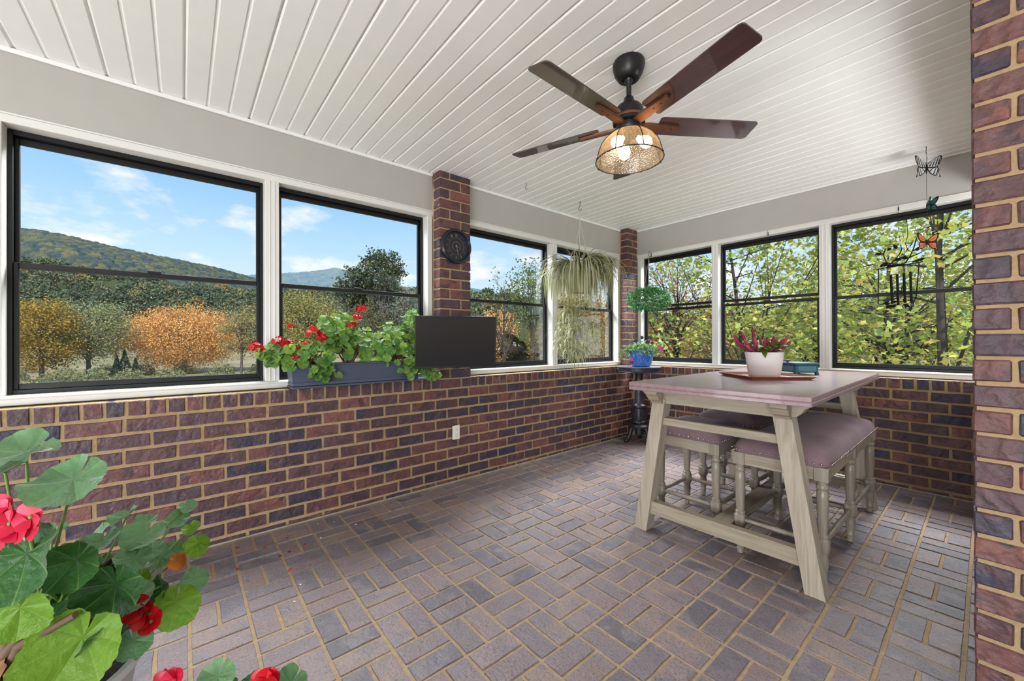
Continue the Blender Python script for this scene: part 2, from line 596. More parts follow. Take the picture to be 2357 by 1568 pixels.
# brick piers
def pier(name, mortar_box, bricks, label):
    p = MB().box(*mortar_box).obj(name, M_MORTAR, kind='structure')
    for x0, x1, y0, y1, z0, z1 in bricks:
        w, d, h = x1 - x0, y1 - y0, z1 - z0
        key = ('pier', round(w, 3), round(d, 3), round(h, 3), RB.randrange(3))
        if key not in _bm:
            R = random.Random(str(key))
            m = MB().box(-w / 2, w / 2, -d / 2, d / 2, -h / 2, h / 2, .005)
            m.v = [(a + R.uniform(-.0015, .0015), b + R.uniform(-.0015, .0015), c + R.uniform(-.0015, .0015)) for a, b, c in m.v]
            _bm[key] = m.mesh('brick', M_BRICK)
        inst('brick', _bm[key], p, ((x0 + x1) / 2, (y0 + y1) / 2, (z0 + z1) / 2))
    return p

h = J / 2
br = []
for k in range(22):
    z0, z1 = COURSE0 + CH * k + h, COURSE0 + CH * (k + 1) - h
    if z0 > ZC - .02: break
    z1 = min(z1, ZC)
    yj = -2.617 if k % 2 == 0 else -2.726
    br.append((-.104, 0, -2.827, yj - h, z0, z1))
    br.append((-.104, 0, yj + h, -2.517, z0, z1))
pier('brick_pier', (-.22, -.007, -2.820, -2.524, .8885, ZC), br, '')
br = []
for k in range(1, 22):
    z0, z1 = COURSE0 + CH * k + h, COURSE0 + CH * (k + 1) - h
    if z0 > ZC - .02: break
    z1 = min(z1, ZC)
    if k % 2 == 0:
        br.append((-.105, 0, -.12, .095, z0, z1))
    else:
        br.append((-.105, 0, -.12, -.015, z0, z1))
        br.append((-.105, 0, -.003, .095, z0, z1))
pier('brick_pier', (-.22, -.007, -.113, .12, .885, ZC), br, '')
br = []
for k in range(-10, 22):
    z0, z1 = COURSE0 + CH * k + h, COURSE0 + CH * (k + 1) - h
    if z1 < .01: continue
    if z0 > ZC - .02: break
    z0, z1 = max(z0, -.004), min(z1, ZC)
    if k % 2:
        br += [(2.899, 2.983, -2.433, -2.333, z0, z1), (2.995, 3.199, -2.433, -2.333, z0, z1), (3.211, 3.325, -2.433, -2.333, z0, z1),
               (2.899, 3.0, -2.32, -2.11, z0, z1)]
    else:
        br += [(2.899, 3.103, -2.433, -2.333, z0, z1), (3.115, 3.325, -2.433, -2.333, z0, z1), (2.899, 3.0, -2.32, -2.22, z0, z1), (2.899, 3.0, -2.208, -2.11, z0, z1)]
pier('brick_pier', (2.907, 3.32, -2.426, -2.115, -.1, ZC), br, '')

# right wall (seen only from inside): low brick wall, bay above left open to let in extra light
wr = MB().box(2.907, 3.12, -2.11, .1, -.2, .889).obj('wall_right', M_MORTAR, kind='structure')
FXm = Matrix(((0, 0, -1), (-1, 0, 0), (0, 1, 0)))
it = courses(-2.10, -.012, -1.2, lambda a, z: (2.9, a, z))
for n in range(40):
    y = -2.10 + .082 * n
    if y > -.09: break
    it.append(((2.9, y + .041, .848), .070, .082, False, .10))
lay_bricks(wr, it, M_BRICK, FXm, 300, 'brick_courses', .03)

# frieze boards, ceiling moulding
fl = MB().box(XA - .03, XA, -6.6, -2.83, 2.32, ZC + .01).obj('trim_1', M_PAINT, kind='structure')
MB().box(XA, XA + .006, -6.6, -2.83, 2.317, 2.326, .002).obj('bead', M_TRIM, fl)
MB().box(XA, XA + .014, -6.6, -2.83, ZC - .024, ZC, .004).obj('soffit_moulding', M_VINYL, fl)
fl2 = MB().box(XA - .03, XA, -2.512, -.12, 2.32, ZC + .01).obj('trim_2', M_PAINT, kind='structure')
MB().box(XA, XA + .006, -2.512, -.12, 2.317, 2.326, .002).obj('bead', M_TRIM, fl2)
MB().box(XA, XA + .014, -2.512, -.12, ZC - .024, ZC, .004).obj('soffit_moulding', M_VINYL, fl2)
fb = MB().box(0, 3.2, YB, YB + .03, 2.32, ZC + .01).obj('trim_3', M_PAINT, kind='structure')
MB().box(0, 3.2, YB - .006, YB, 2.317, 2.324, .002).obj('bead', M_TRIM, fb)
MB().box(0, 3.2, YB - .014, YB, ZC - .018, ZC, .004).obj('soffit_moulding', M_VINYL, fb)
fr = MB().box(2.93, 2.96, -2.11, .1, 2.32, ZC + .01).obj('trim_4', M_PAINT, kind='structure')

# casings: deep painted boards round every window opening
def casing(name, jambs, span, ax):
    e = empty(name, kind='structure')
    D = .09
    def B(nm, a0, a1, z0, z1, p=0.0, c=.003):
        if ax == 'A': return MB().box(XA - D, XA + p, a0, a1, z0, z1, c).obj(nm, M_TRIM, e)
        return MB().box(a0, a1, YB - p, YB + D, z0, z1, c).obj(nm, M_TRIM, e)
    B('head_casing', span[0], span[1], 2.277, 2.319)
    s = B('sill', span[0], span[1], .894, .940, .006, .004)
    B('sill_nose', span[0], span[1], .926, .938, .016, .004)
    for a0, a1 in jambs:
        B('jamb', a0, a1, .940, 2.277)
        if a1 - a0 > .06:
            m_ = (a0 + a1) / 2
            for o_ in (-.014, .014):
                B('bead', m_ + o_ - .003, m_ + o_ + .003, .945, 2.275, .004, .001)
    return e
casing('trim_5', [(-6.6, -6.36), (-5.26, -5.156), (-4.064, -3.982), (-2.878, -2.832)], (-6.6, -2.832), 'A')
casing('trim_6', [(-2.51, -2.46), (-1.366, -1.288), (-.165, -.1225)], (-2.51, -.1225), 'A')
casing('trim_7', [(.003, .05), (.944, 1.013), (1.924, 2.002), (2.9, 3.2)], (.003, 3.2), 'B')

# windows: black outer frame, two sashes each with its pane
def window(n, a0, a1, ax, gap=False, shift=0.0):
    e = empty('window_%d' % n, kind='structure')
    ZB, ZT = .942, 2.277
    base = (XA - .082) if ax == 'A' else (YB + .082)
    s = -1 if ax == 'A' else 1
    def box(mb, b0, b1, z0, z1, d0, d1, c=.002):
        if ax == 'A': mb.box(base + s * d0, base + s * d1, b0, b1, z0, z1, c)
        else: mb.box(b0, b1, base + s * d0, base + s * d1, z0, z1, c)
    def ring(nm, b0, b1, z0, z1, wl_, wr_, wb_, wt_, d0, d1, par):
        mb = MB()
        box(mb, b0, b0 + wl_, z0, z1, d0, d1); box(mb, b1 - wr_, b1, z0, z1, d0, d1)
        box(mb, b0 + wl_, b1 - wr_, z0, z0 + wb_, d0, d1); box(mb, b0 + wl_, b1 - wr_, z1 - wt_, z1, d0, d1)
        return mb.obj(nm, M_BLACK, par)
    ring('frame', a0, a1, ZB, ZT, .017, .017, .022, .026, .0, .06, e)
    zl = 1.611
    zu = 1.633 if gap else 1.583
    up = ring('sash', a0 + .017, a1 - .017, zu, ZT - .026, .016, .018, .028, .032, .034, .056, e)
    lo = ring('sash', a0 + .017, a1 - .017, ZB + .022, zl, .018, .02, .030, .028, .008, .030, e)
    for par, z0, z1, d in ((up, zu + .02, ZT - .05, .045), (lo, ZB + .045, zl - .02, .019)):
        mb = MB()
        box(mb, a0 + .03, a1 - .03, z0, z1, d, d + .004, 0)
        mb.obj('pane', M_GLASS, par)
    mb = MB()
    m_ = (a0 + a1) / 2
    box(mb, m_ - .03, m_ + .03, zl - .004, zl + .012, .0, .02, .003)
    mb.obj('sash_lock', M_BLACK, e)
    return e
window(1, -5.156, -4.064, 'A')
window(2, -3.982, -2.878, 'A')
window(3, -2.46, -1.366, 'A')
window(4, -1.288, -.165, 'A')
window(5, .05, .944, 'B', True)
window(6, 1.013, 1.924, 'B', True)
window(7, 2.002, 2.9, 'B')
window(8, -6.36, -5.26, 'A')

# ceiling: vinyl soffit planks with V grooves (every third groove is a panel joint)
ceil = MB().box(-.3, 7, -8.5, .3, ZC + .009, ZC + .03).obj('ceiling', M_GROOVE, kind='structure')
PP = .10725
yj = -5.115 - PP * 12
k = -12
pm = {}
while yj < YB:
    left, right = (k % 3 == 0), ((k + 1) % 3 == 0)
    y0, y1 = yj, min(yj + PP, YB)
    wdt = round(y1 - y0, 4)
    key = (left, right, wdt)
    if key not in pm:
        L = wdt
        gl, gr_ = (.0065 if left else .005), (.0065 if right else .005)
        dl, dr = (.0075 if left else .004), (.0075 if right else .004)
        el, er = (.0005 if left else -.0001), (.0005 if right else -.0001)
        prof = [(-(L / 2) + el, .010), (-(L / 2) + el, dl), (-L / 2 + gl * .55, dl), (-L / 2 + gl + .0035, 0.0), (L / 2 - gr_ - .0035, 0.0), (L / 2 - gr_ * .55, dr), (L / 2 - er, dr), (L / 2 - er, .010)]
        v = [(x, a, b) for x in (XA, 6.4) for a, b in prof]
        f = [(i, i + 1, i + 9, i + 8) for i in range(7)] + [(7, 0, 8, 15)]
        me = bpy.data.meshes.new('plank'); me.from_pydata(v, [], f); me.materials.append(M_VINYL); me.update()
        pm[key] = me
    inst('plank', pm[key], ceil, (0, (y0 + y1) / 2, ZC))
    yj += PP; k += 1
MB().box(-.32, 8.5, -9, .32, ZC + .06, ZC + .22).obj('roof', M_GROOVE, kind='structure')  # unseen roof slab, extended far past the room to block the sun
# ------------------------------------------------------------------ materials for the furnishings
def wood(name, dark, mid, light, rough, axis=1, scale=1.0, coat=0., bump=.08):
    m = Mt(name)
    mp = m.n('ShaderNodeMapping', {'Vector': m.coord('Object')})
    sc = [26 * scale] * 3; sc[axis] = 1.6 * scale
    mp.inputs['Scale'].default_value = sc
    f = m.noise(1.0, 6, .6, vec=mp.outputs[0], dist=1.2)
    f2 = m.noise(6, 2, .5, vec=mp.outputs[0])
    col = m.mix(.25, m.ramp(f, [(.3, dark), (.5, mid), (.72, light)]), m.ramp(f2, [(.3, dark), (.7, light)]))
    return m.pbr(col, rough, 0, m.bump(f, bump, .002), .5, coat)
M_DRIFTX = wood('driftwood_cross', srgb(128, 113, 94), srgb(154, 140, 119), srgb(174, 161, 141), .5, 0)
M_DRIFTY = wood('driftwood_long', srgb(128, 113, 94), srgb(154, 140, 119), srgb(174, 161, 141), .5, 1)
M_DRIFTZ = wood('driftwood_leg', srgb(140, 125, 107), srgb(166, 152, 133), srgb(186, 173, 156), .5, 2)
M_TURN = wood('turned_driftwood', srgb(116, 104, 90), srgb(142, 130, 114), srgb(162, 151, 136), .34, 2, bump=.04)
M_TOP = wood('mauve_tabletop', srgb(134, 106, 109), srgb(148, 119, 121), srgb(160, 132, 133), .30, 1, .8, .15, .008)
def fabric():
    m = Mt('mauve_linen')
    p = m.coord('Object')
    w1 = m.n('ShaderNodeTexWave', {'Vector': p, 'Scale': 170.0, 'Distortion': 1.0}, bands_direction='X').outputs[1]
    w2 = m.n('ShaderNodeTexWave', {'Vector': p, 'Scale': 170.0, 'Distortion': 1.0}, bands_direction='Y').outputs[1]
    h_ = m.math('ADD', w1, w2)
    fz = m.noise(320, 3, .6, vec=p)
    c = m.ramp(m.noise(5, 4, vec=p), [(.3, srgb(108, 84, 88)), (.7, srgb(130, 104, 108))])
    c = m.mix(.5, c, m.ramp(fz, [(.3, (.66, .66, .66, 1)), (.7, (1.2, 1.2, 1.2, 1))]), 'MULTIPLY')
    b = m.pbr(c, .75, 0, m.bump(h_, .12, .001), .3, **{'Sheen Weight': .12, 'Sheen Roughness': .5})
    return b
M_FABRIC = fabric()
M_NAIL = simple('nail_metal', srgb(190, 178, 165), .25, 1.0)
M_BRONZE = simple('dark_bronze', srgb(30, 27, 27), .38, .3, noise=.2)
M_COPPER = simple('brushed_copper_bronze', srgb(120, 84, 66), .42, .75, noise=.2)
M_BLADE = wood('walnut_blade', srgb(46, 26, 24), srgb(64, 38, 34), srgb(80, 50, 44), .30, 0, .9, .9, .3)
def shade_mat():
    m = Mt('seeded_amber_glass')
    p = m.coord('Object')
    s_ = m.n('ShaderNodeTexVoronoi', {'Vector': p, 'Scale': 120.0}).outputs[0]
    n_ = m.noise(26, 4, .7, vec=p)
    tint = m.ramp(n_, [(.38, (.36, .20, .10, 1)), (.58, (.92, .80, .62, 1))])
    t = m.n('ShaderNodeBsdfTransparent', {'Color': tint})
    tr = m.n('ShaderNodeBsdfTranslucent', {'Color': (.80, .56, .32, 1)})
    df = m.n('ShaderNodeBsdfDiffuse', {'Color': (.55, .42, .28, 1)})
    a = m.n('ShaderNodeMixShader', {0: .35, 1: tr.outputs[0], 2: df.outputs[0]})
    b = m.n('ShaderNodeMixShader', {0: m.ramp(s_, [(.1, (.16,) * 3 + (1,)), (.5, (.42,) * 3 + (1,))]), 1: t.outputs[0], 2: a.outputs[0]})
    g = m.n('ShaderNodeBsdfGlossy', {'Roughness': .08, 'Normal': m.bump(s_, .5, .003)})
    c = m.n('ShaderNodeMixShader', {0: .08, 1: b.outputs[0], 2: g.outputs[0]})
    m.t.links.new(c.outputs[0], m.out.inputs[0])
    return m.m
M_SHADE = shade_mat()
def emit(name, c, s):
    m = Mt(name)
    e_ = m.n('ShaderNodeEmission', {'Color': c, 'Strength': s})
    m.t.links.new(e_.outputs[0], m.out.inputs[0])
    return m.m
M_BULB = emit('lit_bulb', (1.0, .84, .62, 1), 13.0)
M_TVCASE = simple('tv_plastic', srgb(20, 20, 22), .4)
M_TVSCREEN = simple('tv_screen', srgb(26, 26, 28), .22, spec=.5)
M_CLOCK = simple('clock_blue_black', srgb(24, 30, 44), .3, noise=.2)
M_CLOCKF = simple('clock_face', srgb(22, 26, 38), .45, noise=.2)
M_CLOCKN = simple('clock_bronze', srgb(132, 112, 100), .4, .5)
M_PLATE = simple('outlet_ivory', srgb(226, 218, 206), .45)
M_SLOT = simple('outlet_slot', srgb(60, 52, 46), .6)
M_SLATE = simple('slate_planter', srgb(70, 78, 96), .42, noise=.05)
M_SOIL = simple('potting_soil', srgb(62, 48, 38), .95, noise=.4, nscale=60, bump=.8)
M_CERAMIC = simple('white_ceramic', srgb(226, 221, 216), .5, noise=.02)
M_TRAY = wood('terracotta_wood', srgb(126, 62, 38), srgb(158, 84, 54), srgb(184, 108, 76), .32, 0, 1.0, .2)
M_TEAL = simple('teal_paint', srgb(40, 88, 98), .35, noise=.15)
M_TEAL2 = simple('teal_panel', srgb(72, 122, 132), .35, noise=.12)
M_KNOB = simple('slate_blue_knob', srgb(72, 84, 116), .3)
M_IRON = simple('carved_ebony', srgb(40, 37, 42), .42, noise=.25, bump=.3, bscale=70)
M_IRONTOP = simple('ebony_top_sky_sheen', srgb(138, 140, 154), .2)  # dark top coloured pale lavender, sky reflection put into the colour
def blueglaze():
    m = Mt('blue_glaze')
    f = m.noise(70, 4, .7, vec=m.coord('Object'))
    return m.pbr(m.ramp(f, [(.3, srgb(30, 70, 140)), (.52, srgb(52, 104, 178)), (.72, srgb(120, 164, 214))]), .28, 0, m.bump(f, .15, .002), .5)
M_BLUE = blueglaze()
M_CHIME = simple('black_iron', srgb(14, 13, 13), .75, spec=.2)
M_HOOK = simple('hook_iron', srgb(52, 48, 44), .5, .4)
M_HOOKW = simple('hook_painted', srgb(205, 202, 196), .5)
M_CORD = simple('hanger_plastic', srgb(196, 195, 188), .4)
M_WING1 = simple('zebra_wing', srgb(178, 177, 173), .6)
M_WINGB = simple('wing_black', srgb(16, 15, 15), .7, spec=.2)
M_WING3 = simple('monarch_wing', srgb(164, 78, 10), .6)
M_WING2 = simple('green_wing', srgb(34, 92, 84), .4)
M_POTGREY = simple('pale_grey_pot', srgb(188, 190, 188), .55, noise=.04)

def leaf_mat(name, stops, trans=.35, rough=.45, spec=.4):
    m = Mt(name)
    t = m.attr('tint')
    r = m.n('ShaderNodeObjectInfo').outputs['Random']
    f = m.math('FRACT', m.math('ADD', t, r))
    c = m.ramp(f, stops)
    p = m.n('ShaderNodeBsdfPrincipled', {'Base Color': c, 'Roughness': rough, 'Specular IOR Level': spec})
    tr = m.n('ShaderNodeBsdfTranslucent', {'Color': m.mix(.5, c, (1.0, 1.0, .35, 1), 'MULTIPLY')})
    mx = m.n('ShaderNodeMixShader', {0: trans, 1: p.outputs[0], 2: tr.outputs[0]})
    m.t.links.new(mx.outputs[0], m.out.inputs[0])
    return m.m
def gstops(*cs): return [(i / max(1, len(cs) - 1), srgb(*c)) for i, c in enumerate(cs)]
M_GER = leaf_mat('geranium_leaf', gstops((70, 128, 40), (112, 166, 58), (58, 120, 50), (140, 176, 70), (74, 140, 66)), .3, .38)
M_STEM = simple('green_stem', srgb(104, 132, 60), .5)
M_WSTEM = simple('woody_stem', srgb(96, 72, 52), .8, noise=.3)
M_DRY = simple('dry_leaf', srgb(132, 88, 52), .8, noise=.35, nscale=40)
M_DRYOR = simple('dry_orange_leaf', srgb(190, 118, 40), .7, noise=.2, nscale=40)
M_RED = leaf_mat('red_petal', gstops((188, 16, 30), (214, 28, 38), (166, 8, 26), (206, 20, 30)), .25, .4)
M_PINKRED = leaf_mat('pink_red_petal', gstops((208, 24, 62), (228, 48, 92), (190, 10, 44), (220, 36, 76)), .3, .4)
M_SPIDER = leaf_mat('spider_leaf', gstops((186, 184, 150), (122, 128, 74), (204, 202, 176), (148, 150, 98), (214, 212, 190), (104, 112, 60)), .35, .35)
M_FERN = leaf_mat('small_green_leaf', gstops((48, 104, 56), (82, 144, 84), (60, 124, 64), (120, 172, 112), (44, 96, 56)), .2, .4)
M_CEL = leaf_mat('celosia_spike', gstops((138, 28, 70), (162, 50, 88), (118, 20, 52), (178, 76, 104)), .1, .6)
M_CELL = leaf_mat('celosia_leaf', gstops((104, 120, 44), (70, 112, 40), (134, 140, 56), (90, 100, 40)), .25, .4)
M_PANL = leaf_mat('pansy_leaf', gstops((104, 150, 90), (140, 178, 112), (86, 134, 70), (166, 190, 130)), .2, .45)
M_PAN1 = simple('pansy_violet', srgb(46, 36, 92), .6)
M_PAN2 = simple('pansy_pale', srgb(206, 196, 222), .6)
M_PAN3 = simple('pansy_pink', srgb(206, 70, 132), .6)
M_PAN4 = simple('pansy_maroon', srgb(98, 28, 62), .6)
M_YEL = simple('pansy_eye', srgb(230, 190, 60), .6)

# ------------------------------------------------------------------ dining table
TB = empty('dining_table', (1.945, -1.34, 0), .017, 'counter height trestle dining table with a glossy mauve top and driftwood base', 'table')
mb = MB().box(-.4665, .4665, -.99, .99, .9205, .945, .003)
mb.box(-.462, .462, -.986, .986, .917, .9225)
mb.box(-.4665, .4665, -.99, .99, .898, .9185, .003)
mb.obj('tabletop', M_TOP, TB)
for y0, y1, yo in ((-.89, -.805, -1), (.60, .685, 1)):
    for s in (-1, 1):
        b0, t0 = s * .452, s * .322
        v = []
        for z, xc in ((0, b0), (.845, t0)):
            for x, y in ((-.04, y0), (.04, y0), (.04, y1), (-.04, y1)):
                v.append((xc + x, y, z))
        f = [(3, 2, 1, 0), (4, 5, 6, 7)] + [(k, (k + 1) % 4, (k + 1) % 4 + 4, k + 4) for k in range(4)]
        MB().add(v, f).obj('leg', M_DRIFTZ, TB)
        # corbels: one outward under the long edge, one under the end overhang
        pr = [(0, 0), (.105, 0), (.105, -.016), (.088, -.024), (.072, -.050), (.052, -.066), (.030, -.070), (.020, -.083), (0, -.083)]
        mb = MB().prism(pr, (s * .330, (y0 + y1) / 2, .898), (s, 0, 0), (0, 0, 1), (0, 1, 0), .082)
        pr2 = [(0, 0), (.075, 0), (.075, -.020), (.060, -.030), (.045, -.056), (.020, -.066), (.012, -.080), (0, -.080)]
        ye = y0 if yo < 0 else y1
        mb.prism(pr2, (s * .330, ye, .898), (0, yo, 0), (0, 0, 1), (1, 0, 0), .07)
        mb.obj('corbel', M_DRIFTX, TB)
    MB().box(-.335, .335, y0 + .012, y1 - .012, .818, .898, .003).obj('apron', M_DRIFTX, TB)
    MB().box(-.325, .325, y0 + .022, y1 - .022, .684, .730, .003).obj('cross_rail', M_DRIFTX, TB)
    MB().box(-.408, .408, y0 + .018, y1 - .018, .112, .192, .003).obj('foot_rail', M_DRIFTX, TB)
for s in (-1, 1):
    MB().box(s * .31, s * .335, -.82, .62, .845, .898, .002).obj('side_apron', M_DRIFTY, TB)
MB().box(-.05, .05, -.83, .625, .135, .175, .003).obj('stretcher', M_DRIFTY, TB)

# ------------------------------------------------------------------ stools and bench
def cushion(w, l, z0):
    nx, ny = 22, max(22, int(22 * l / w))
    prof = []
    mb = MB()
    # rings from the welt up to the crown
    rings = [(1.0, 0.0), (1.014, .008), (1.008, .022), (.985, .040), (.93, .062), (.80, .080), (.55, .092), (.25, .097)]
    n = 48
    v = []; f = []
    for s_, z in rings:
        for k in range(n):
            a = 2 * math.pi * k / n + math.pi / n
            c_, q = math.cos(a), math.sin(a)
            e_ = .16 if s_ > .9 else .25
            x = math.copysign(abs(c_) ** e_, c_)
            y = math.copysign(abs(q) ** e_, q)
            sx = (w / 2) - (w / 2) * (1 - s_)
            sy = (l / 2) - (w / 2) * (1 - s_)
            v.append((x * sx, y * sy, z0 + z))
    m = len(rings)
    for i in range(m - 1):
        for k in range(n):
            k2 = (k + 1) % n
            f.append((i * n + k, i * n + k2, (i + 1) * n + k2, (i + 1) * n + k))
    f.append(tuple((m - 1) * n + k for k in range(n)))
    f.append(tuple(range(n))[::-1])
    mb.add(v, f)
    return mb
LEGP = [(.010, 0), (.015, .004), (.017, .016), (.015, .024), (.019, .027), (.019, .034), (.016, .037), (.019, .042), (.019, .048), (.017, .052), (.024, .10), (.025, .125), (.021, .143), (.024, .150), (.024, .156)]
LEGU = [(.024, .226), (.026, .232), (.026, .240), (.020, .246), (.021, .254), (.0235, .32), (.0255, .42), (.0255, .455), (.021, .463), (.0265, .470), (.0265, .484), (.022, .490), (.024, .508)]
def seat(name, w, l, rows, loc, rz, label, cat, group=None):
    r = empty(name, loc, rz, label, cat, group)
    hw, hl = w / 2, l / 2
    lx = hw - .035
    ly = [(-hl + .035) + (2 * hl - .07) * k / (rows - 1) for k in range(rows)]
    legm = MB().lathe(LEGP, 14).box(-.0275, .0275, -.0275, .0275, .154, .228, .009).lathe(LEGU, 14).box(-.030, .030, -.030, .030, .506, .575, .002).mesh('leg', M_TURN, 40)
    for y in ly:
        for s in (-1, 1):
            inst('leg', legm, r, (s * lx, y, 0))
    ap = MB()
    for s in (-1, 1):
        ap.box(s * (hw - .014), s * (hw - .034), -hl + .02, hl - .02, .508, .575, .002)
        ap.box(-hw + .02, hw - .02, s * (hl - .014), s * (hl - .034), .508, .575, .002)
    ap.obj('apron', M_DRIFTX, r)
    def st(p, q):
        P, Q = Vector(p), Vector(q)
        pts = [P.lerp(Q, t) for t in (0, .06, .061, .12, .3, .5, .7, .88, .939, .94, 1)]
        MB().tube(pts, [.010, .010, .014, .011, .0135, .0155, .0135, .011, .014, .010, .010], 10).obj('stretcher', M_TURN, r, 40)
    for y in ly:
        st((-lx + .026, y, .192), (lx - .026, y, .192))
    for s in (-1, 1):
        for a, b in zip(ly, ly[1:]):
            st((s * lx, a + .026, .192), (s * lx, b - .026, .192))
    cu = cushion(w, l, .577).obj('cushion', M_FABRIC, r, 60)
    wl_ = []
    for k in range(64):
        a = 2 * math.pi * k / 64
        c_, q = math.cos(a), math.sin(a)
        wl_.append((math.copysign(abs(c_) ** .17, c_) * (hw - .0005), math.copysign(abs(q) ** .17, q) * (hl - .0005), .580))
    MB().tube(wl_, .0045, 6, closed=True).obj('welt', M_FABRIC, cu, 80)
    nb = MB()
    def nail(x, y, nx, ny):
        nb.sphere((x + nx * .002, y + ny * .002, .594), .0052, 8, 4)
    k = int(w / .034)
    for i in range(k + 1):
        x = -hw * .86 + 2 * hw * .86 * i / k
        nail(x, -hl - .002, 0, -1); nail(x, hl + .002, 0, 1)
    k = int(l / .034)
    for i in range(k + 1):
        y = -hl + .03 + (2 * hl - .06) * i / k
        nail(-hw - .002, y, -1, 0); nail(hw + .002, y, 1, 0)
    nb.obj('nail_heads', M_NAIL, cu, 80, kind='stuff')
    return r
seat('counter_bench', .445, 1.33, 3, (2.217, -1.425, 0), 0.004, 'long mauve upholstered counter bench with six turned legs on the window side of the table', 'bench')
st1 = seat('counter_stool', .43, .43, 2, (1.690, -1.805, 0), 0, 'square mauve cushioned stool tucked under the near end of the table, beside the trestle leg', 'stool', 'counter stools under the table')
st2 = copy_tree(st1)
st2.location = (1.690, -1.185, 0); st2['label'] = 'square mauve cushioned stool under the middle of the table, behind the nearer stool'

# ------------------------------------------------------------------ things on the table
tr = empty('serving_tray', (1.941, -1.388, .945), math.radians(-41), 'square terracotta brown wooden tray under the white flower pot', 'tray')
a = .19
MB().box(-a, a, -a, a, 0.0, .006, .002).obj('tray_base', M_TRAY, tr)
mb = MB()
for k in range(4):
    R_ = Matrix.Rotation(k * math.pi / 2, 4, 'Z')
    q = MB().add([(-a, -a, .004), (a, -a, .004), (a + .022, -a - .022, .022), (-a - .022, -a - .022, .022), (-a + .008, -a + .008, .006), (a - .008, -a + .008, .006), (a + .014, -a - .014, .024), (-a - .014, -a - .014, .024)],
                 [(0, 1, 2, 3), (4, 7, 6, 5), (3, 2, 6, 7)])
    mb.merge(q.xf(R_))
mb.obj('tray_rim', M_TRAY, tr)

cp = empty('celosia_pot', (1.941, -1.388, .953), 0, 'white ceramic pot of plum pink celosia on the tray', 'potted plant')
MB().lathe([(.078, 0), (.090, 0), (.094, .004), (.108, .10), (.1135, .150), (.117, .158), (.117, .168), (.111, .169), (.106, .150), (.104, .145)], 40, cap=False).obj('pot', M_CERAMIC, cp, 40)
MB().lathe([(.001, .148), (.104, .148)], 24, cap=False).obj('soil', M_SOIL, cp)
R = random.Random(11)
spk = [(-.215, .02, .135), (-.20, .03, .085), (-.165, -.03, .105), (-.14, .05, .165), (-.10, -.04, .12), (-.075, .02, .205), (-.05, .05, .13), (-.03, -.05, .10), (.00, .04, .12), (.035, -.04, .085), (.06, .05, .12),
       (.085, -.02, .11), (.11, .05, .125), (.15, .01, .105), (.195, .02, .135), (.17, -.04, .085), (.13, -.06, .06), (-.17, -.06, .055), (-.12, -.07, .06), (.08, -.08, .05)]
spk = [(a_ * .95 * rgt.x + b_ * fwd.x, a_ * .95 * rgt.y + b_ * fwd.y, h_ * .92) for a_, b_, h_ in spk]
for dx, dy, hh in spk:
    b = Vector((dx * .25, dy * .25, .15))
    t = Vector((dx, dy, .165 + hh))
    m = b.lerp(t, .5) + Vector((dx * .18, dy * .18, .012))
    P = [b, b.lerp(m, .5), m, m.lerp(t, .35), m.lerp(t, .7), t]
    mb = MB().tube(P, [.003, .005, .0095, .011, .0085, .0015], 8, tint=R.random())
    mb.v = [(x + R.uniform(-.0012, .0012), y + R.uniform(-.0012, .0012), z + R.uniform(-.0012, .0012)) for x, y, z in mb.v]
    mb.obj('flower_spike', M_CEL, cp, 80)
def pointed_leaf(L, wd, curl=.25, n=5, tint=0.0, fold=.25):
    # blade along +x from the origin, up = +z
    v = []; f = []
    for i in range(n + 1):
        t = i / n
        w = wd * (math.sin(math.pi * min(1, t ** .75)) if t < 1 else 0) + .0004
        z = -curl * L * t * t
        v += [(L * t, -w, z + fold * w), (L * t, 0, z), (L * t, w, z + fold * w)]
    for i in range(n):
        a_ = i * 3
        f += [(a_, a_ + 1, a_ + 4, a_ + 3), (a_ + 1, a_ + 2, a_ + 5, a_ + 4)]
    return MB().add(v, f, tint)
lm = [pointed_leaf(.075, .020, .5, 5, i / 5).mesh('leaf', M_CELL, 80) for i in range(5)]
for k in range(64):
    a_ = R.uniform(0, 6.283); r_ = R.uniform(.02, .125)
    inst('leaf', R.choice(lm), cp, (r_ * math.cos(a_), r_ * math.sin(a_), .172 + R.uniform(0, .07) * (1.1 - r_ * 6)), (R.uniform(-.5, .5), R.uniform(-.8, .35), a_ + R.uniform(-.5, .5)), R.uniform(.75, 1.25))

bx = empty('trinket_box', (1.995, -.86, .945), math.radians(50), 'small teal painted wooden box with a lid at the far side of the table', 'box')
MB().box(-.085, .085, -.105, .105, .016, .072, .003).obj('body', M_TEAL, bx)
MB().box(-.092, .092, -.112, .112, .072, .088, .004).obj('lid', M_TEAL, bx)
for s in (-1, 1):
    MB().box(s * .0855, s * .087, -.085, .085, .026, .064).obj('side_panel', M_TEAL2, bx)
    MB().box(-.066, .066, s * .1055, s * .107, .026, .064).obj('side_panel', M_TEAL2, bx)
for s in (-1, 1):
    for q in (-1, 1):
        MB().box(s * .068, s * .088, q * .085, q * .108, 0, .017, .002).obj('foot', M_TEAL, bx)
kn = MB().sphere((0, 0, .0125), .0125, 14, 8).obj('ceramic_bird', M_KNOB, None, 80)
kn.location = (1.951, -.925, 1.033)
kb = MB().sphere((.014, 0, .016), .0065, 10, 6).tube([(.019, 0, .016), (.027, 0, .0155)], [.0025, .0006], 6)
kb.obj('head', M_KNOB, kn, 80)
MB().tube([(-.010, 0, .012), (-.026, 0, .016)], [.006, .0022], 6).obj('tail', M_KNOB, kn, 80)
tag(kn, 'tiny slate blue round bird ornament sitting on the teal box lid', 'ornament')

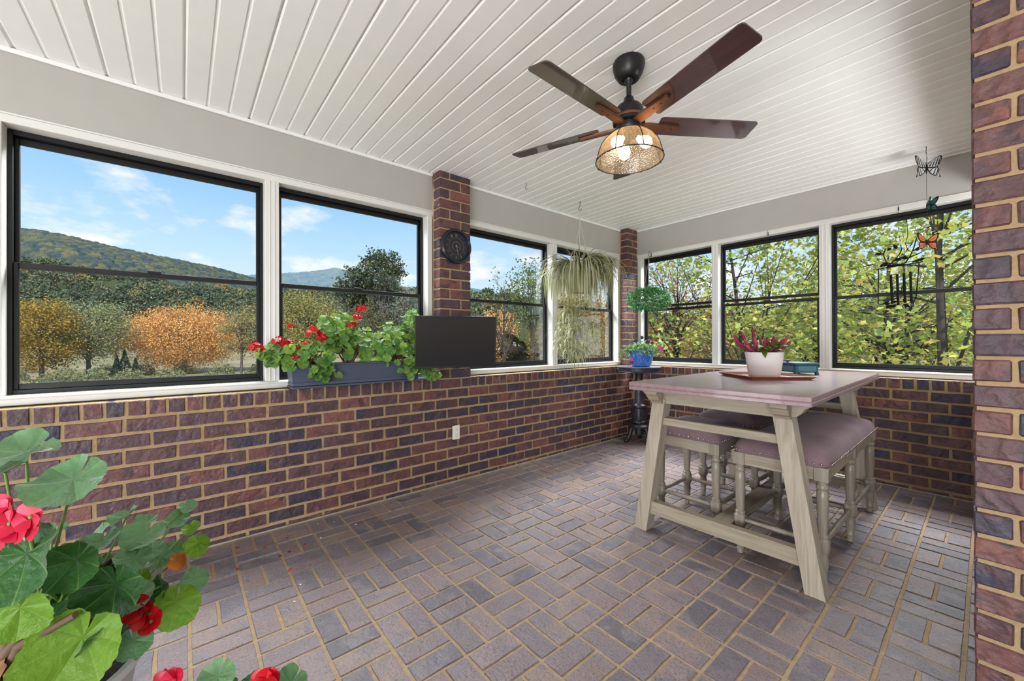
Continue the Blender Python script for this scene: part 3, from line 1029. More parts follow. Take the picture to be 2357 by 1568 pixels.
# ------------------------------------------------------------------ ceiling fan
FC = (1.751, -2.708)
fan = empty('ceiling_fan', (FC[0], FC[1], ZC), 0, 'five blade dark bronze ceiling fan with a caged amber glass light', 'ceiling fan')
z = lambda h_: h_ - ZC
MB().lathe([(.076, z(2.6418)), (.081, z(2.632)), (.080, z(2.612)), (.070, z(2.578)), (.052, z(2.551)), (.046, z(2.547)), (.030, z(2.548)), (.026, z(2.553))], 36).obj('canopy', M_BRONZE, fan, 40)
MB().lathe([(.026, z(2.560)), (.024, z(2.545)), (.0165, z(2.536)), (.0125, z(2.53)), (.0125, z(2.435))], 20).obj('downrod', M_BRONZE, fan, 40)
mh = MB().lathe([(.018, z(2.462)), (.024, z(2.456)), (.027, z(2.440)), (.034, z(2.428)), (.036, z(2.422)), (.058, z(2.412)), (.071, z(2.396)), (.074, z(2.378)), (.074, z(2.356)), (.068, z(2.350)), (.066, z(2.338)), (.080, z(2.334)), (.080, z(2.322)), (.060, z(2.316)), (.050, z(2.300))], 36).obj('motor_housing', M_BRONZE, fan, 40)
MB().lathe([(.0745, z(2.352)), (.0825, z(2.350)), (.0825, z(2.336)), (.074, z(2.334))], 36, cap=False).obj('copper_band', M_COPPER, mh, 40)
zb = z(2.320)
for k in range(5):
    th = math.radians(-88.36 + 72 * k)
    Rb = Matrix.Translation((0, 0, zb)) @ Matrix.Rotation(th, 4, 'Z') @ Matrix.Rotation(-.227, 4, 'X')
    out = [(.150, -.050), (.162, -.058), (.30, -.0595), (.655, -.0605), (.668, -.056), (.674, -.046), (.674, .046), (.668, .056), (.655, .0605), (.30, .0595), (.162, .058), (.150, .050), (.152, .020), (.19, .017), (.19, -.017), (.152, -.020)]
    mb = MB().prism(out, (0, 0, 0), (1, 0, 0), (0, 1, 0), (0, 0, 1), .006)
    bl = mb.obj('blade', M_BLADE, fan)
    bl.matrix_local = Rb
    arm = [(.045, -.020), (.10, -.026), (.15, -.024), (.262, -.016), (.272, -.010), (.272, .010), (.262, .016), (.15, .024), (.10, .026), (.045, .020)]
    mb = MB().prism(arm, (0, 0, -.011), (1, 0, 0), (0, 1, 0), (0, 0, 1), .012)
    br_ = mb.obj('blade_bracket', M_COPPER, bl)
    MB().lathe([(.004, -.019), (.0055, -.017), (.0055, -.004)], 8, (.225, .0, 0)).lathe([(.004, -.019), (.0055, -.017), (.0055, -.004)], 8, (.18, .0, 0)).obj('screw', M_BRONZE, bl)
MB().lathe([(.05, z(2.318)), (.066, z(2.312)), (.068, z(2.290)), (.062, z(2.280)), (.05, z(2.276))], 30).obj('light_fitter', M_BRONZE, fan, 40)
SH = [(.060, z(2.276)), (.078, z(2.272)), (.098, z(2.260)), (.122, z(2.240)), (.142, z(2.212)), (.155, z(2.180)), (.163, z(2.150)), (.166, z(2.134))]
shd = MB().lathe(SH, 48, cap=False).obj('glass_shade', M_SHADE, fan, 60)
cg = MB()
def ring(r_, zz, rad, n=40): return [(r_ * math.cos(2 * math.pi * i / n), r_ * math.sin(2 * math.pi * i / n), zz) for i in range(n)]
cg.tube(ring(.169, z(2.133), 0), .0028, 6, closed=True)
cg.tube(ring(.105, z(2.2605), 0), .0025, 6, closed=True)
for k in range(8):
    a_ = math.radians(45 * k + 12)
    P = [((r_ + .003) * math.cos(a_), (r_ + .003) * math.sin(a_), zz + .002) for r_, zz in SH[1:]]
    cg.tube(P, .0024, 6)
    cg.sphere((.172 * math.cos(a_), .172 * math.sin(a_), z(2.133)), .0045, 8, 4)
cg.obj('wire_cage', M_BRONZE, fan, 60)
for k in range(3):
    a_ = math.radians(120 * k + 20)
    d = Vector((math.cos(a_) * .80, math.sin(a_) * .80, -.60)).normalized()
    o_ = Vector((.012 * math.cos(a_), .012 * math.sin(a_), z(2.262)))
    q = Vector((0, 0, 1)).rotation_difference(d).to_matrix().to_4x4()
    q.translation = o_
    sk = MB().lathe([(.016, 0), (.018, .004), (.018, .034), (.014, .038)], 14).xf(q).obj('lamp_socket', M_BRONZE, fan, 40)
    MB().lathe([(.012, .036), (.013, .046), (.020, .060), (.0285, .078), (.030, .092), (.026, .107), (.015, .118), (.002, .122)], 18).xf(q).obj('bulb', M_BULB, sk, 80)

# ------------------------------------------------------------------ TV on its arm, clock, outlet
tv = empty('television', (.297, -2.849, 1.196), math.radians(-23.8), 'small black flat television on a swivel arm in front of the brick pier', 'television')
T = Matrix.Rotation(math.radians(7), 4, 'Y')
w2, h2_ = .315, .202
MB().box(-.030, -.004, -w2, w2, -h2_, h2_, .004).box(-.060, -.028, -.22, .22, -.15, .12, .012).xf(T).obj('case', M_TVCASE, tv)
mb = MB()
for s in (-1, 1):
    mb.box(-.006, .001, s * w2, s * (w2 - .011), -h2_, h2_, .0015)
    mb.box(-.006, .001, -w2, w2, s * h2_, s * (h2_ - (.011 if s > 0 else .017)), .0015)
mb.box(-.012, -.002, -.03, .03, -h2_ - .006, -h2_, .002)
mb.xf(T).obj('bezel', M_TVCASE, tv)
MB().box(-.006, -.0015, -w2 + .009, w2 - .009, -h2_ + .015, h2_ - .009).xf(T).obj('screen', M_TVSCREEN, tv)
ti = Matrix.Rotation(math.radians(23.8), 4, 'Z')
def tl(p): return ti @ (Vector(p) - Vector((.297, -2.849, 1.196)))
MB().tube([tl((.012, -2.67, 1.2)), tl((.13, -2.60, 1.2)), tl((.235, -2.82, 1.2))], .012, 8).obj('swivel_arm', M_TVCASE, tv)
mb = MB().box(.001, .014, -2.71, -2.63, 1.10, 1.30, .002)
mb.v = [tuple(tl(p)) for p in mb.v]
mb.obj('wall_bracket', M_TVCASE, tv)

ck = empty('wall_clock', (.004, -2.676, 2.018), 0, 'round blue black wall clock with bronze hands on the brick pier', 'clock')
QX = Matrix(((0, 0, 1, 0), (1, 0, 0, 0), (0, 1, 0, 0), (0, 0, 0, 1)))
MB().lathe([(.140, 0), (.148, .004), (.150, .014), (.147, .026), (.138, .034), (.128, .032), (.122, .022), (.120, .014)], 56, cap=False).lathe([(.001, 0), (.14, 0)], 56, cap=False).xf(QX).obj('rim', M_CLOCK, ck, 40)
MB().lathe([(.001, .014), (.121, .014)], 48, cap=False).xf(QX).obj('dial', M_CLOCKF, ck)
mb = MB()
mb.tube([(p[0], p[1], .0155) for p in ring(.072, 0, 0)], .0014, 5, closed=True)
mb.tube([(p[0], p[1], .0155) for p in ring(.040, 0, 0)], .0022, 5, closed=True)
mb.xf(QX).obj('dial_rings', M_CLOCKN, ck)
NUM = ['XII', 'I', 'II', 'III', 'IV', 'V', 'VI', 'VII', 'VIII', 'IX', 'X', 'XI']
GL = {'I': [((0, -1), (0, 1))], 'V': [((-.6, 1), (0, -1)), ((.6, 1), (0, -1))], 'X': [((-.6, 1), (.6, -1)), ((.6, 1), (-.6, -1))]}
for k, s in enumerate(NUM):
    a_ = math.radians(90 - 30 * k)
    wds = [.006 if c == 'I' else .012 for c in s]
    x = -sum(wds) / 2
    mb = MB()
    for c, wd in zip(s, wds):
        cx_ = x + wd / 2; x += wd
        for p, q in GL[c]:
            P = []
            for (gx, gy) in (p, q):
                lx_, ly_ = cx_ + gx * .0048, gy * .0115
                # local up points outward
                X = .093 * math.cos(a_) + lx_ * math.sin(a_) + ly_ * math.cos(a_)
                Y = .093 * math.sin(a_) - lx_ * math.cos(a_) + ly_ * math.sin(a_)
                P.append((X, Y, .0155))
            mb.tube(P, .0011, 4)
    mb.xf(QX).obj('numeral', M_CLOCKN, ck)
MB().tube([(-.004, .018, .019), (0, 0, .019), (.018, -.088, .019)], [.002, .0035, .0012], 6).xf(QX).obj('minute_hand', M_CLOCKN, ck)
MB().tube([(-.006, .014, .021), (0, 0, .021), (.048, -.022, .021)], [.005, .0035, .0014], 6).lathe([(.010, .014), (.010, .022), (.004, .024)], 12).xf(QX).obj('hour_hand', M_CLOCKN, ck)

ol = empty('wall_outlet', (.001, -2.675, .420), 0, 'ivory duplex electrical outlet low on the brick wall', 'outlet')
MB().box(0, .006, -.036, .036, -.060, .060, .0025).obj('cover_plate', M_PLATE, ol)
for zz in (-.024, .024):
    rc = MB().box(.004, .0085, -.0165, .0165, zz - .0145, zz + .0145, .003).obj('receptacle', M_PLATE, ol)
    MB().box(.008, .009, -.0075, -.0055, zz - .002, zz + .007).box(.008, .009, .0055, .0075, zz - .001, zz + .006).box(.008, .009, -.002, .002, zz - .010, zz - .006).obj('slots', M_SLOT, rc)

# ------------------------------------------------------------------ pedestal with the pansy pot
PD = empty('pedestal_stand', (.27, -.30, 0), .5, 'dark carved pedestal plant stand with a round top in the brick corner', 'plant stand')
tp = MB().lathe([(.20, .828), (.238, .830), (.242, .838), (.238, .846), (.244, .852), (.244, .880), (.250, .884), (.250, .893), (.243, .895)], 56)
tpo = tp.obj('round_top', M_IRON, PD, 40)
MB().lathe([(.001, .8955), (.243, .8955)], 48, cap=False).obj('top_surface', M_IRONTOP, tpo)
cv = MB()
for k in range(22):
    a_ = 2 * math.pi * k / 22
    ca, sa = math.cos(a_), math.sin(a_)
    pts = []
    for i in range(7):
        t = i / 6 * 4.2
        rr_ = .010 * (1 - i / 8)
        lx_, lz_ = rr_ * math.cos(t), rr_ * math.sin(t)
        pts.append((.2455 * ca - lx_ * sa, .2455 * sa + lx_ * ca, .866 + lz_))
    cv.tube(pts, .003, 5)
cv.obj('carved_scroll', M_IRON, tpo, 60, kind='stuff')
MB().lathe([(.10, .828), (.055, .815), (.044, .79), (.042, .72), (.050, .70), (.042, .68), (.050, .655), (.052, .56), (.046, .53), (.058, .50), (.056, .470), (.068, .450), (.084, .437), (.086, .420), (.076, .405), (.082, .36), (.086, .30), (.078, .262), (.092, .25), (.092, .235), (.080, .222)], 28).obj('turned_column', M_IRON, PD, 40)
fl_ = MB()
for k in range(14):
    a_ = 2 * math.pi * k / 14
    fl_.tube([(.080 * math.cos(a_), .080 * math.sin(a_), .40), (.087 * math.cos(a_), .087 * math.sin(a_), .34), (.083 * math.cos(a_), .083 * math.sin(a_), .275)], [.004, .0085, .004], 5)
fl_.obj('carved_leaves', M_IRON, PD, 60, kind='stuff')
MB().lathe([(.11, .178), (.128, .184), (.130, .200), (.116, .212), (.09, .224)], 30).lathe([(.05, .09), (.055, .18)], 16).obj('base_plate', M_IRON, PD, 40)
for k in range(3):
    a_ = math.radians(120 * k - 30)
    ca, sa = math.cos(a_), math.sin(a_)
    P = [(.085, .178), (.105, .14), (.118, .10), (.130, .060), (.150, .030), (.172, .020), (.186, .020)]
    MB().tube([(r_ * ca, r_ * sa, zz) for r_, zz in P], [.026, .026, .024, .022, .022, .022, .012], 10).lathe([(.014, 0), (.018, .004), (.018, .018)], 10, (.168 * ca, .168 * sa, 0)).obj('foot', M_IRON, PD, 60)

bp_ = empty('pansy_pot', (.29, -.285, .8957), 0, 'blue speckled glazed pot of pansies on the pedestal stand', 'potted plant')
MB().lathe([(.085, 0), (.098, .001), (.112, .02), (.132, .09), (.139, .15), (.140, .185), (.144, .195), (.142, .205), (.134, .203), (.130, .18), (.128, .17)], 44, cap=False).obj('pot', M_BLUE, bp_, 50)
MB().lathe([(.001, .178), (.131, .178)], 24, cap=False).obj('soil', M_SOIL, bp_)
R = random.Random(3)
lf = MB()
def rleaf(mb, P, L, wd, yaw, pitch, roll, tint):
    q = pointed_leaf(L, wd, .3, 3, tint)
    q.xf(Matrix.Translation(P) @ Matrix.Rotation(yaw, 4, 'Z') @ Matrix.Rotation(pitch, 4, 'Y') @ Matrix.Rotation(roll, 4, 'X'))
    mb.merge(q)
for k in range(620):
    a_ = R.uniform(0, 6.283); r_ = .17 * math.sqrt(R.random())
    P = Vector((r_ * math.cos(a_), r_ * math.sin(a_), .19 + R.uniform(0, .125) * (1.15 - r_ / .20)))
    if r_ > .135: P.z = .185 - R.uniform(-.04, .05)
    rleaf(lf, P, R.uniform(.026, .048), R.uniform(.008, .014), a_ + R.uniform(-1, 1), R.uniform(-1.2, .5), 0, R.random())
# trailing stems to the left and the right of the picture
for dx, dy, hh, n_ in ((-.12, -.17, .10, 60), (.13, .155, .24, 60), (-.10, -.16, .02, 24)):
    for k in range(n_):
        t = R.random()
        P = Vector((dx * (.8 + .5 * t), dy * (.8 + .5 * t), .20 + (hh - .17) * t)) + Vector((R.gauss(0, .02), R.gauss(0, .02), R.gauss(0, .018)))
        rleaf(lf, P, R.uniform(.022, .04), R.uniform(.007, .011), R.uniform(0, 6.28), R.uniform(-1, .5), 0, R.random())
lf.obj('foliage', M_PANL, bp_, kind='stuff')
def pansy(P, mat, sz, face):
    m = MB()
    for k, (aa, rr_) in enumerate(((90 + 36, 1.0), (90 - 36, 1.0), (180 + 15, .92), (-15, .92), (270, 1.1))):
        c_ = Vector((math.cos(math.radians(aa)), math.sin(math.radians(aa)), 0)) * .55
        pts = [(c_.x + .62 * rr_ * math.cos(i * .785), c_.y + .62 * rr_ * math.sin(i * .785), .06 * k - .1 * (i % 2)) for i in range(8)]
        m.add(pts, [tuple(range(8))])
    q = Vector((0, 0, 1)).rotation_difference(Vector(face).normalized()).to_matrix().to_4x4()
    q.translation = Vector(P)
    m.xf(q @ Matrix.Scale(sz, 4))
    fo = m.obj('flower', mat, bp_)
    MB().tube([Vector(P) - Vector(face).normalized() * .003, (P[0] * .6, P[1] * .6, .19)], .0016, 5).obj('flower_stem', M_STEM, fo)
    e_ = MB().sphere((0, 0, 0), .004, 6, 4).xf(q)
    e_.obj('flower_eye', M_YEL, fo)
face = (.75, -.62, .2)
for dx, zz, mt, sz in ((-.075, .305, M_PAN1, .021), (-.005, .345, M_PAN1, .019), (.085, .345, M_PAN1, .018), (.06, .29, M_PAN1, .024), (.045, .255, M_PAN2, .024), (.062, .222, M_PAN3, .025), (.10, .335, M_PAN4, .017), (.115, .28, M_PAN4, .018), (.205, .232, M_PAN3, .020), (.222, .205, M_PAN3, .022), (-.12, .085, M_PAN3, .020), (-.125, .055, M_PAN4, .020), (-.04, .26, M_PAN2, .019), (.02, .27, M_PAN2, .018), (.16, .31, M_PAN4, .015), (-.09, .25, M_PAN2, .016), (.10, .21, M_PAN2, .018)):
    off = rgt * dx
    pansy((off.x + .05, off.y - .05, zz), mt, sz, face)

# ------------------------------------------------------------------ hooks
def hook(name, P, mat, label, h_=.085, yaw=0, s=1.0, up=True):
    o = empty(name, P, yaw, label, 'hook')
    pts = [(0, 0, 0), (0, 0, -.03 * s), (-.006 * s, 0, -.042 * s), (-.011 * s, 0, -.052 * s), (-.009 * s, 0, -.066 * s), (0, 0, -.074 * s), (.010 * s, 0, -.069 * s), (.013 * s, 0, -.058 * s)]
    MB().tube(pts, .0027 * s, 6).obj('hook_wire', mat, o, 80)
    MB().lathe([(.006 * s, -.004), (.006 * s, 0)], 8).obj('screw_collar', mat, o)
    return o
yw = YAW
hook('ceiling_hook', (.241, -2.068, ZC), M_HOOK, 'dark empty ceiling hook between the brick pier and the spider plant', yaw=yw, s=.72)
hook('ceiling_hook', (.240, -1.32, ZC), M_HOOK, 'dark ceiling hook carrying the hanging spider plant', yaw=yw, s=1.2)
hook('ceiling_hook', (.207, -.517, ZC), M_HOOKW, 'white painted empty ceiling hook near the corner pier', yaw=yw, s=.8)
hook('ceiling_hook', (2.645, -.216, ZC), M_HOOK, 'dark ceiling hook carrying the butterfly mobile', yaw=yw + .6, s=.7)
def wall_hook(name, P, mat, label, s=1.0):
    o = empty(name, P, 0, label, 'hook')
    MB().box(-.006 * s, .006 * s, -.003, 0, -.03 * s, .03 * s, .002).obj('back_plate', mat, o)
    MB().tube([(0, -.002, -.02 * s), (0, -.03 * s, -.03 * s), (0, -.06 * s, -.012 * s), (0, -.066 * s, .015 * s)], .0028 * s, 6).tube([(0, -.002, .02 * s), (0, -.03 * s, .03 * s), (0, -.045 * s, .05 * s)], .0028 * s, 6).obj('hook_arms', mat, o, 80)
    return o
wall_hook('wall_hook', (.20, YB - .001, 2.292), M_HOOK, 'iron double wall hook above the small hanging green basket', .95)
wall_hook('wall_hook', (1.508, YB - .001, 2.285), M_HOOK, 'small dark hook above the middle window of the back wall', .6)
wall_hook('wall_hook', (2.462, YB - .001, 2.290), M_HOOK, 'small dark hook above the wind chime window', .55)

# ------------------------------------------------------------------ spider plant in a hanging pot
SP = empty('spider_plant', (.240, -1.32, ZC - .09), 0, 'large variegated spider plant trailing plantlets from a hanging pot', 'hanging plant')
zz0 = ZC - .09
MB().lathe([(.085, 1.70 - zz0), (.10, 1.70 - zz0), (.128, 1.86 - zz0), (.136, 1.875 - zz0), (.136, 1.89 - zz0), (.126, 1.89 - zz0), (.12, 1.87 - zz0)], 30, cap=False).lathe([(.001, 1.70 - zz0), (.09, 1.70 - zz0)], 20, cap=False).obj('pot', simple('olive_pot', srgb(150, 146, 104), .5), SP, 40)
MB().lathe([(.001, 1.868 - zz0), (.124, 1.868 - zz0)], 24, cap=False).obj('soil', M_SOIL, SP)
hg = MB()
rg = [(math.cos(a_ * .5236) * .022 * rgt.x, math.cos(a_ * .5236) * .022 * rgt.y, .0 - .022 + math.sin(a_ * .5236) * .022) for a_ in range(12)]
hg.tube(rg, .003, 6, closed=True)
hg.tube([(0, 0, -.042), (0, 0, -.12)], .005, 6)
for k in range(3):
    a_ = math.radians(120 * k + 20)
    hg.tube([(0, 0, -.115), (.030 * math.cos(a_), .030 * math.sin(a_), -.26), (.132 * math.cos(a_), .132 * math.sin(a_), 1.885 - zz0)], .0032, 6)
hg.obj('hanger', M_CORD, SP, 60)
R = random.Random(21)
XMIN = -.085 - .24
def arch_leaf(mb, P, yaw, L, wd, lift, droop, tint, n=7):
    v = []; f = []
    p = Vector(P); ang = lift
    st_ = L / n
    d2 = Vector((math.cos(yaw), math.sin(yaw), 0)); sd = Vector((-math.sin(yaw), math.cos(yaw), 0))
    for i in range(n + 1):
        t = i / n
        w = wd * (min(1, .5 + 2 * t) if t < .25 else (1 - ((t - .25) / .75) ** 2.2)) + .0006
        for q in (-1, 0, 1):
            c_ = p + sd * (w * q) + Vector((0, 0, abs(q) * w * .4))
            c_.x = max(c_.x, XMIN)
            v.append(c_)
        p = p + (d2 * math.cos(ang) + Vector((0, 0, math.sin(ang)))) * st_
        ang -= droop / n * (1.35 - .5 * t)
        ang = max(ang, -1.52)
    for i in range(n):
        a_ = i * 3
        f += [(a_, a_ + 1, a_ + 4, a_ + 3), (a_ + 1, a_ + 2, a_ + 5, a_ + 4)]
    mb.add(v, f, tint)
fo = MB()
for k in range(500):
    yaw = R.uniform(0, 6.283); r_ = .11 * math.sqrt(R.random())
    P = (r_ * math.cos(yaw), r_ * math.sin(yaw), 1.872 - zz0)
    arch_leaf(fo, P, yaw + R.uniform(-.4, .4), R.uniform(.36, .68), R.uniform(.005, .0085), R.uniform(.6, 1.5), R.uniform(2.3, 3.9), R.random())
for k in range(60):
    yaw = R.uniform(0, 6.283)
    arch_leaf(fo, (.05 * math.cos(yaw), .05 * math.sin(yaw), 1.875 - zz0), yaw, R.uniform(.28, .46), .005, R.uniform(1.0, 1.5), R.uniform(1.0, 1.9), R.random())
fo.obj('foliage', M_SPIDER, SP, 80, kind='stuff')
for k in range(22):
    yaw = R.uniform(0, 6.283); r_ = R.uniform(.06, .27)
    c_ = Vector((max(r_ * math.cos(yaw), XMIN + .09), r_ * math.sin(yaw), R.choice((1.52, 1.45, 1.38, 1.30, 1.22, 1.16)) + R.uniform(-.04, .04) - zz0))
    if k < 4: c_ = Vector((R.uniform(-.06, .06), R.uniform(-.16, -.02), 1.12 - .03 * k - zz0))
    pl = MB()
    for j in range(24):
        arch_leaf(pl, c_, R.uniform(0, 6.283), R.uniform(.13, .24), R.uniform(.003, .0055), R.uniform(-.2, 1.2), R.uniform(1.5, 2.8), R.random(), 5)
    po = pl.obj('plantlet', M_SPIDER, SP, 80)
    s0 = Vector((.13 * math.cos(yaw), .13 * math.sin(yaw), 1.885 - zz0))
    MB().tube([s0, Vector((c_.x * 1.1, c_.y * 1.1, s0.z - .12)), c_], .0016, 5).obj('runner', simple('runner_stem', srgb(176, 168, 110), .5) if k == 0 else bpy.data.materials['runner_stem'], po)

# ------------------------------------------------------------------ small hanging basket of fine green leaves
HB = empty('hanging_basket', (.335, -.175, 1.60), 0, 'small hanging basket of dense bushy green foliage in a white pot by the corner', 'hanging plant')
MB().lathe([(.065, 0), (.075, .002), (.095, .065), (.100, .072), (.092, .072), (.088, .062)], 28, cap=False).lathe([(.001, .001), (.07, .001)], 20, cap=False).lathe([(.001, .06), (.09, .06)], 20, cap=False).obj('pot', M_CERAMIC, HB, 40)
R = random.Random(8)
hw = MB()
for k in range(3):
    a_ = math.radians(120 * k + 10)
    hw.tube([(.106 * math.cos(a_), .106 * math.sin(a_), .08), (-.10, .16, .62)], .0013, 5)
hw.tube([(-.10, .16, .62), (-.133, .205, .695)], .0013, 5)
hw.obj('hanger_wire', M_CORD, HB)
fo = MB()
for k in range(3600):
    a_ = R.uniform(0, 6.283); ph = R.uniform(-1.0, 1.57)
    rr_ = R.uniform(.72, 1.0)
    lob = 1.0 + .12 * math.cos(2 * (a_ - YAW))
    P = Vector((.235 * rr_ * lob * math.cos(a_) * math.cos(ph) * .98, .235 * rr_ * lob * math.sin(a_) * math.cos(ph) * .98, .095 + .150 * rr_ * math.sin(ph) * (1.0 if ph > 0 else .85) - .02 * (1 - math.cos(ph))))
    P = P + Vector((R.gauss(0, .012),) * 1 + (R.gauss(0, .012), R.gauss(0, .012)))
    P.y = min(P.y, .25)
    rleaf(fo, P, R.uniform(.020, .036), R.uniform(.006, .010), a_ + R.uniform(-.9, .9), R.uniform(-.9, .9) - ph * .5, R.uniform(-.5, .5), R.random())
fo.obj('foliage', M_FERN, HB, kind='stuff')

# ------------------------------------------------------------------ butterfly mobile
BM = empty('butterfly_mobile', (2.645, -.216, 2.585), 0, 'hanging string of three painted butterflies in front of the right window', 'mobile')
rd = Vector((rgt.x, rgt.y, 0)).normalized()
fd = Vector((-rd.y, rd.x, 0))
MB().tube([(0, 0, .012), (.001, 0, -.10), (.0, 0, -.24), (.002, 0, -.40), (.0, 0, -.62), (.0, 0, -.66)], .0011, 5).obj('wire', M_HOOK, BM)
def butterfly(zc, sz, tilt, wing, dark, name, fold, marks):
    e_ = MB().tube([(0, 0, zc + .30 * sz), (0, 0, zc + .12 * sz), (0, 0, zc - .30 * sz), (0, 0, zc - .52 * sz)], [.010 * sz, .05 * sz, .045 * sz, .008 * sz], 8).tube([(0, 0, zc + .28 * sz), rd * (-.30 * sz) + Vector((0, 0, zc + .75 * sz))], .010 * sz, 4).tube([(0, 0, zc + .28 * sz), rd * (.10 * sz) + Vector((0, 0, zc + .80 * sz))], .010 * sz, 4).obj(name, dark, BM, 60)
    for s in (-1, 1):
        ax = (rd * s * math.cos(fold) - fd * math.sin(fold)).normalized()
        U = Vector((0, 0, 1))
        up = [(0.02, .18), (.25, .42), (.62, .72), (.92, .88), (1.05, .80), (1.0, .55), (.86, .22), (.72, .04), (.40, -.06), (.02, -.02)]
        lo = [(.02, .02), (.40, -.04), (.74, .02), (.86, -.22), (.80, -.44), (.94, -.72), (.90, -.80), (.76, -.62), (.52, -.66), (.24, -.48), (.04, -.16)]
        sc = lambda q: [(a_ * sz, b_ * sz) for a_, b_ in q]
        rm = MB().prism(sc(up), (0, 0, zc), ax, U, fd, .0012).prism(sc(lo), (0, 0, zc), ax, U, fd, .0012)
        rm.obj('wing_edge', dark, e_)
        ins = lambda q, k: [((a_ - .5) * k + .5, (b_ - (.35 if q is up else -.3)) * k + (.35 if q is up else -.3)) for a_, b_ in q]
        wm = MB().prism(sc(ins(up, .86 if marks == 'zebra' else .70)), (0, 0, zc), ax, U, fd, .003).prism(sc(ins(lo, .80 if marks == 'zebra' else .76)), (0, 0, zc), ax, U, fd, .003)
        wm.obj('wing_panel', wing, e_)
        sm = MB()
        if marks == 'zebra':
            for a0, b0, a1, b1 in ((.18, .05, .36, .40), (.36, .02, .58, .58), (.58, .10, .78, .72), (.76, .22, .94, .78), (.20, -.30, .42, -.08), (.46, -.52, .62, -.08), (.66, -.55, .76, -.10)):
                d_ = Vector((b1 - b0, a0 - a1)).normalized() * .040
                sm.prism(sc([(a0 - d_.x, b0 - d_.y), (a0 + d_.x, b0 + d_.y), (a1 + d_.x * .4, b1 + d_.y * .4), (a1 - d_.x * .4, b1 - d_.y * .4)]), (0, 0, zc), ax, U, fd, .004)
        else:
            for a0, b0, a1, b1 in ((.10, .06, .70, .40), (.12, .0, .74, .14), (.10, -.02, .66, -.44), (.08, -.06, .44, -.50)):
                d_ = Vector((b1 - b0, a0 - a1)).normalized() * .016
                sm.prism(sc([(a0 - d_.x, b0 - d_.y), (a0 + d_.x, b0 + d_.y), (a1 + d_.x, b1 + d_.y), (a1 - d_.x, b1 - d_.y)]), (0, 0, zc), ax, U, fd, .004)
        sm.obj('wing_stripe', dark, e_)
for s_ in (butterfly(-.098, .098, 0, M_WING1, M_WINGB, 'zebra_butterfly', .15, 'zebra'),
           butterfly(-.385, .062, 0, M_WING2, M_WINGB, 'green_butterfly', 1.10, 'plain'),
           butterfly(-.655, .080, 0, M_WING3, M_WINGB, 'monarch_butterfly', .10, 'plain')): pass

# ------------------------------------------------------------------ wind chime
WC = empty('wind_chime', (2.462, .035, 2.25), 0, 'black metal wind chime with leafy branches, a bird and four tubes', 'wind chime')
def w_(x, z_): return (x - 2.462, 0.0, z_ - 2.25)
fr_ = MB().tube([w_(2.335, 1.800), w_(2.605, 1.822)], .0050, 6)
fr_.tube([w_(2.345, 1.80), w_(2.341, 1.505), w_(2.36, 1.500), w_(2.45, 1.515), w_(2.55, 1.520), w_(2.566, 1.53), w_(2.585, 1.815)], .0040, 6)
fr_.box(-.070 + .005, .038, -.004, .004, 1.806 - 2.25, 1.826 - 2.25, .001)
fr_.obj('frame', M_CHIME, WC, 60)
MB().tube([w_(2.462, 2.25), w_(2.515, 2.205), w_(2.522, 2.05), w_(2.508, 1.985), w_(2.52, 1.93), w_(2.548, 1.905)], .0022, 5).obj('hanging_wire', M_CHIME, WC)
bn = MB()
for P in ([(2.415, 1.81), (2.39, 1.86), (2.375, 1.92), (2.345, 1.955)], [(2.375, 1.92), (2.39, 1.965)], [(2.41, 1.82), (2.45, 1.87), (2.475, 1.91), (2.49, 1.955)], [(2.43, 1.85), (2.47, 1.872), (2.51, 1.885)],
          [(2.505, 1.825), (2.535, 1.88), (2.555, 1.94), (2.572, 2.02)], [(2.53, 1.87), (2.57, 1.885), (2.60, 1.90)], [(2.548, 1.915), (2.575, 1.935), (2.60, 1.955)], [(2.36, 1.83), (2.385, 1.845), (2.40, 1.84)]):
    bn.tube([w_(*q) for q in P], [.0052] + [.0040] * (len(P) - 1), 5)
bn.obj('branches', M_CHIME, WC, 60)
for x, z_, a_, s in ((2.352, 1.925, 2.9, 1), (2.365, 1.825, 1.0, .9), (2.388, 1.828, 1.1, .9), (2.45, 1.965, 2.0, 1), (2.455, 1.862, .1, 1.1), (2.495, 1.872, -.3, 1.1), (2.575, 1.925, .9, 1.0), (2.60, 1.95, .5, .9), (2.41, 1.955, .7, .8), (2.400, 1.505, 3.0, 1), (2.402, 1.475, .7, 1), (2.430, 1.478, .6, 1), (2.432, 1.515, .2, .9), (2.505, 1.485, -.6, 1.1), (2.50, 1.53, 1.0, .8)):
    pts = [(0, 0), (.014, .012), (.030, .011), (.047, 0), (.030, -.012), (.014, -.011)]
    c_, q = math.cos(a_), math.sin(a_)
    MB().prism([((px * c_ - py * q) * s, (px * q + py * c_) * s) for px, py in pts], w_(x - .016 * c_, z_ - .016 * q), (1, 0, 0), (0, 0, 1), (0, 1, 0), .0025).obj('metal_leaf', M_CHIME, WC)
MB().prism([(0, 0), (.018, .004), (.034, .012), (.050, .016), (.064, .024), (.076, .022), (.086, .016), (.076, .010), (.066, .000), (.040, -.006), (.018, -.004)], w_(2.535, 1.832), (1, 0, 0), (0, 0, 1), (0, 1, 0), .005).obj('metal_bird', M_CHIME, WC)
for x0, zt, x1, zb_ in ((2.420, 1.742, 2.428, 1.50), (2.458, 1.742, 2.463, 1.487), (2.497, 1.748, 2.504, 1.503), (2.535, 1.752, 2.540, 1.502)):
    cht = MB().tube([w_(x0, zt), w_(x1, zb_)], .0085, 10).obj('chime_tube', M_CHIME, WC, 40)
    MB().tube([w_(x0, zt), w_(x0 - .002, 1.808)], .0008, 4).obj('string', M_CHIME, cht)
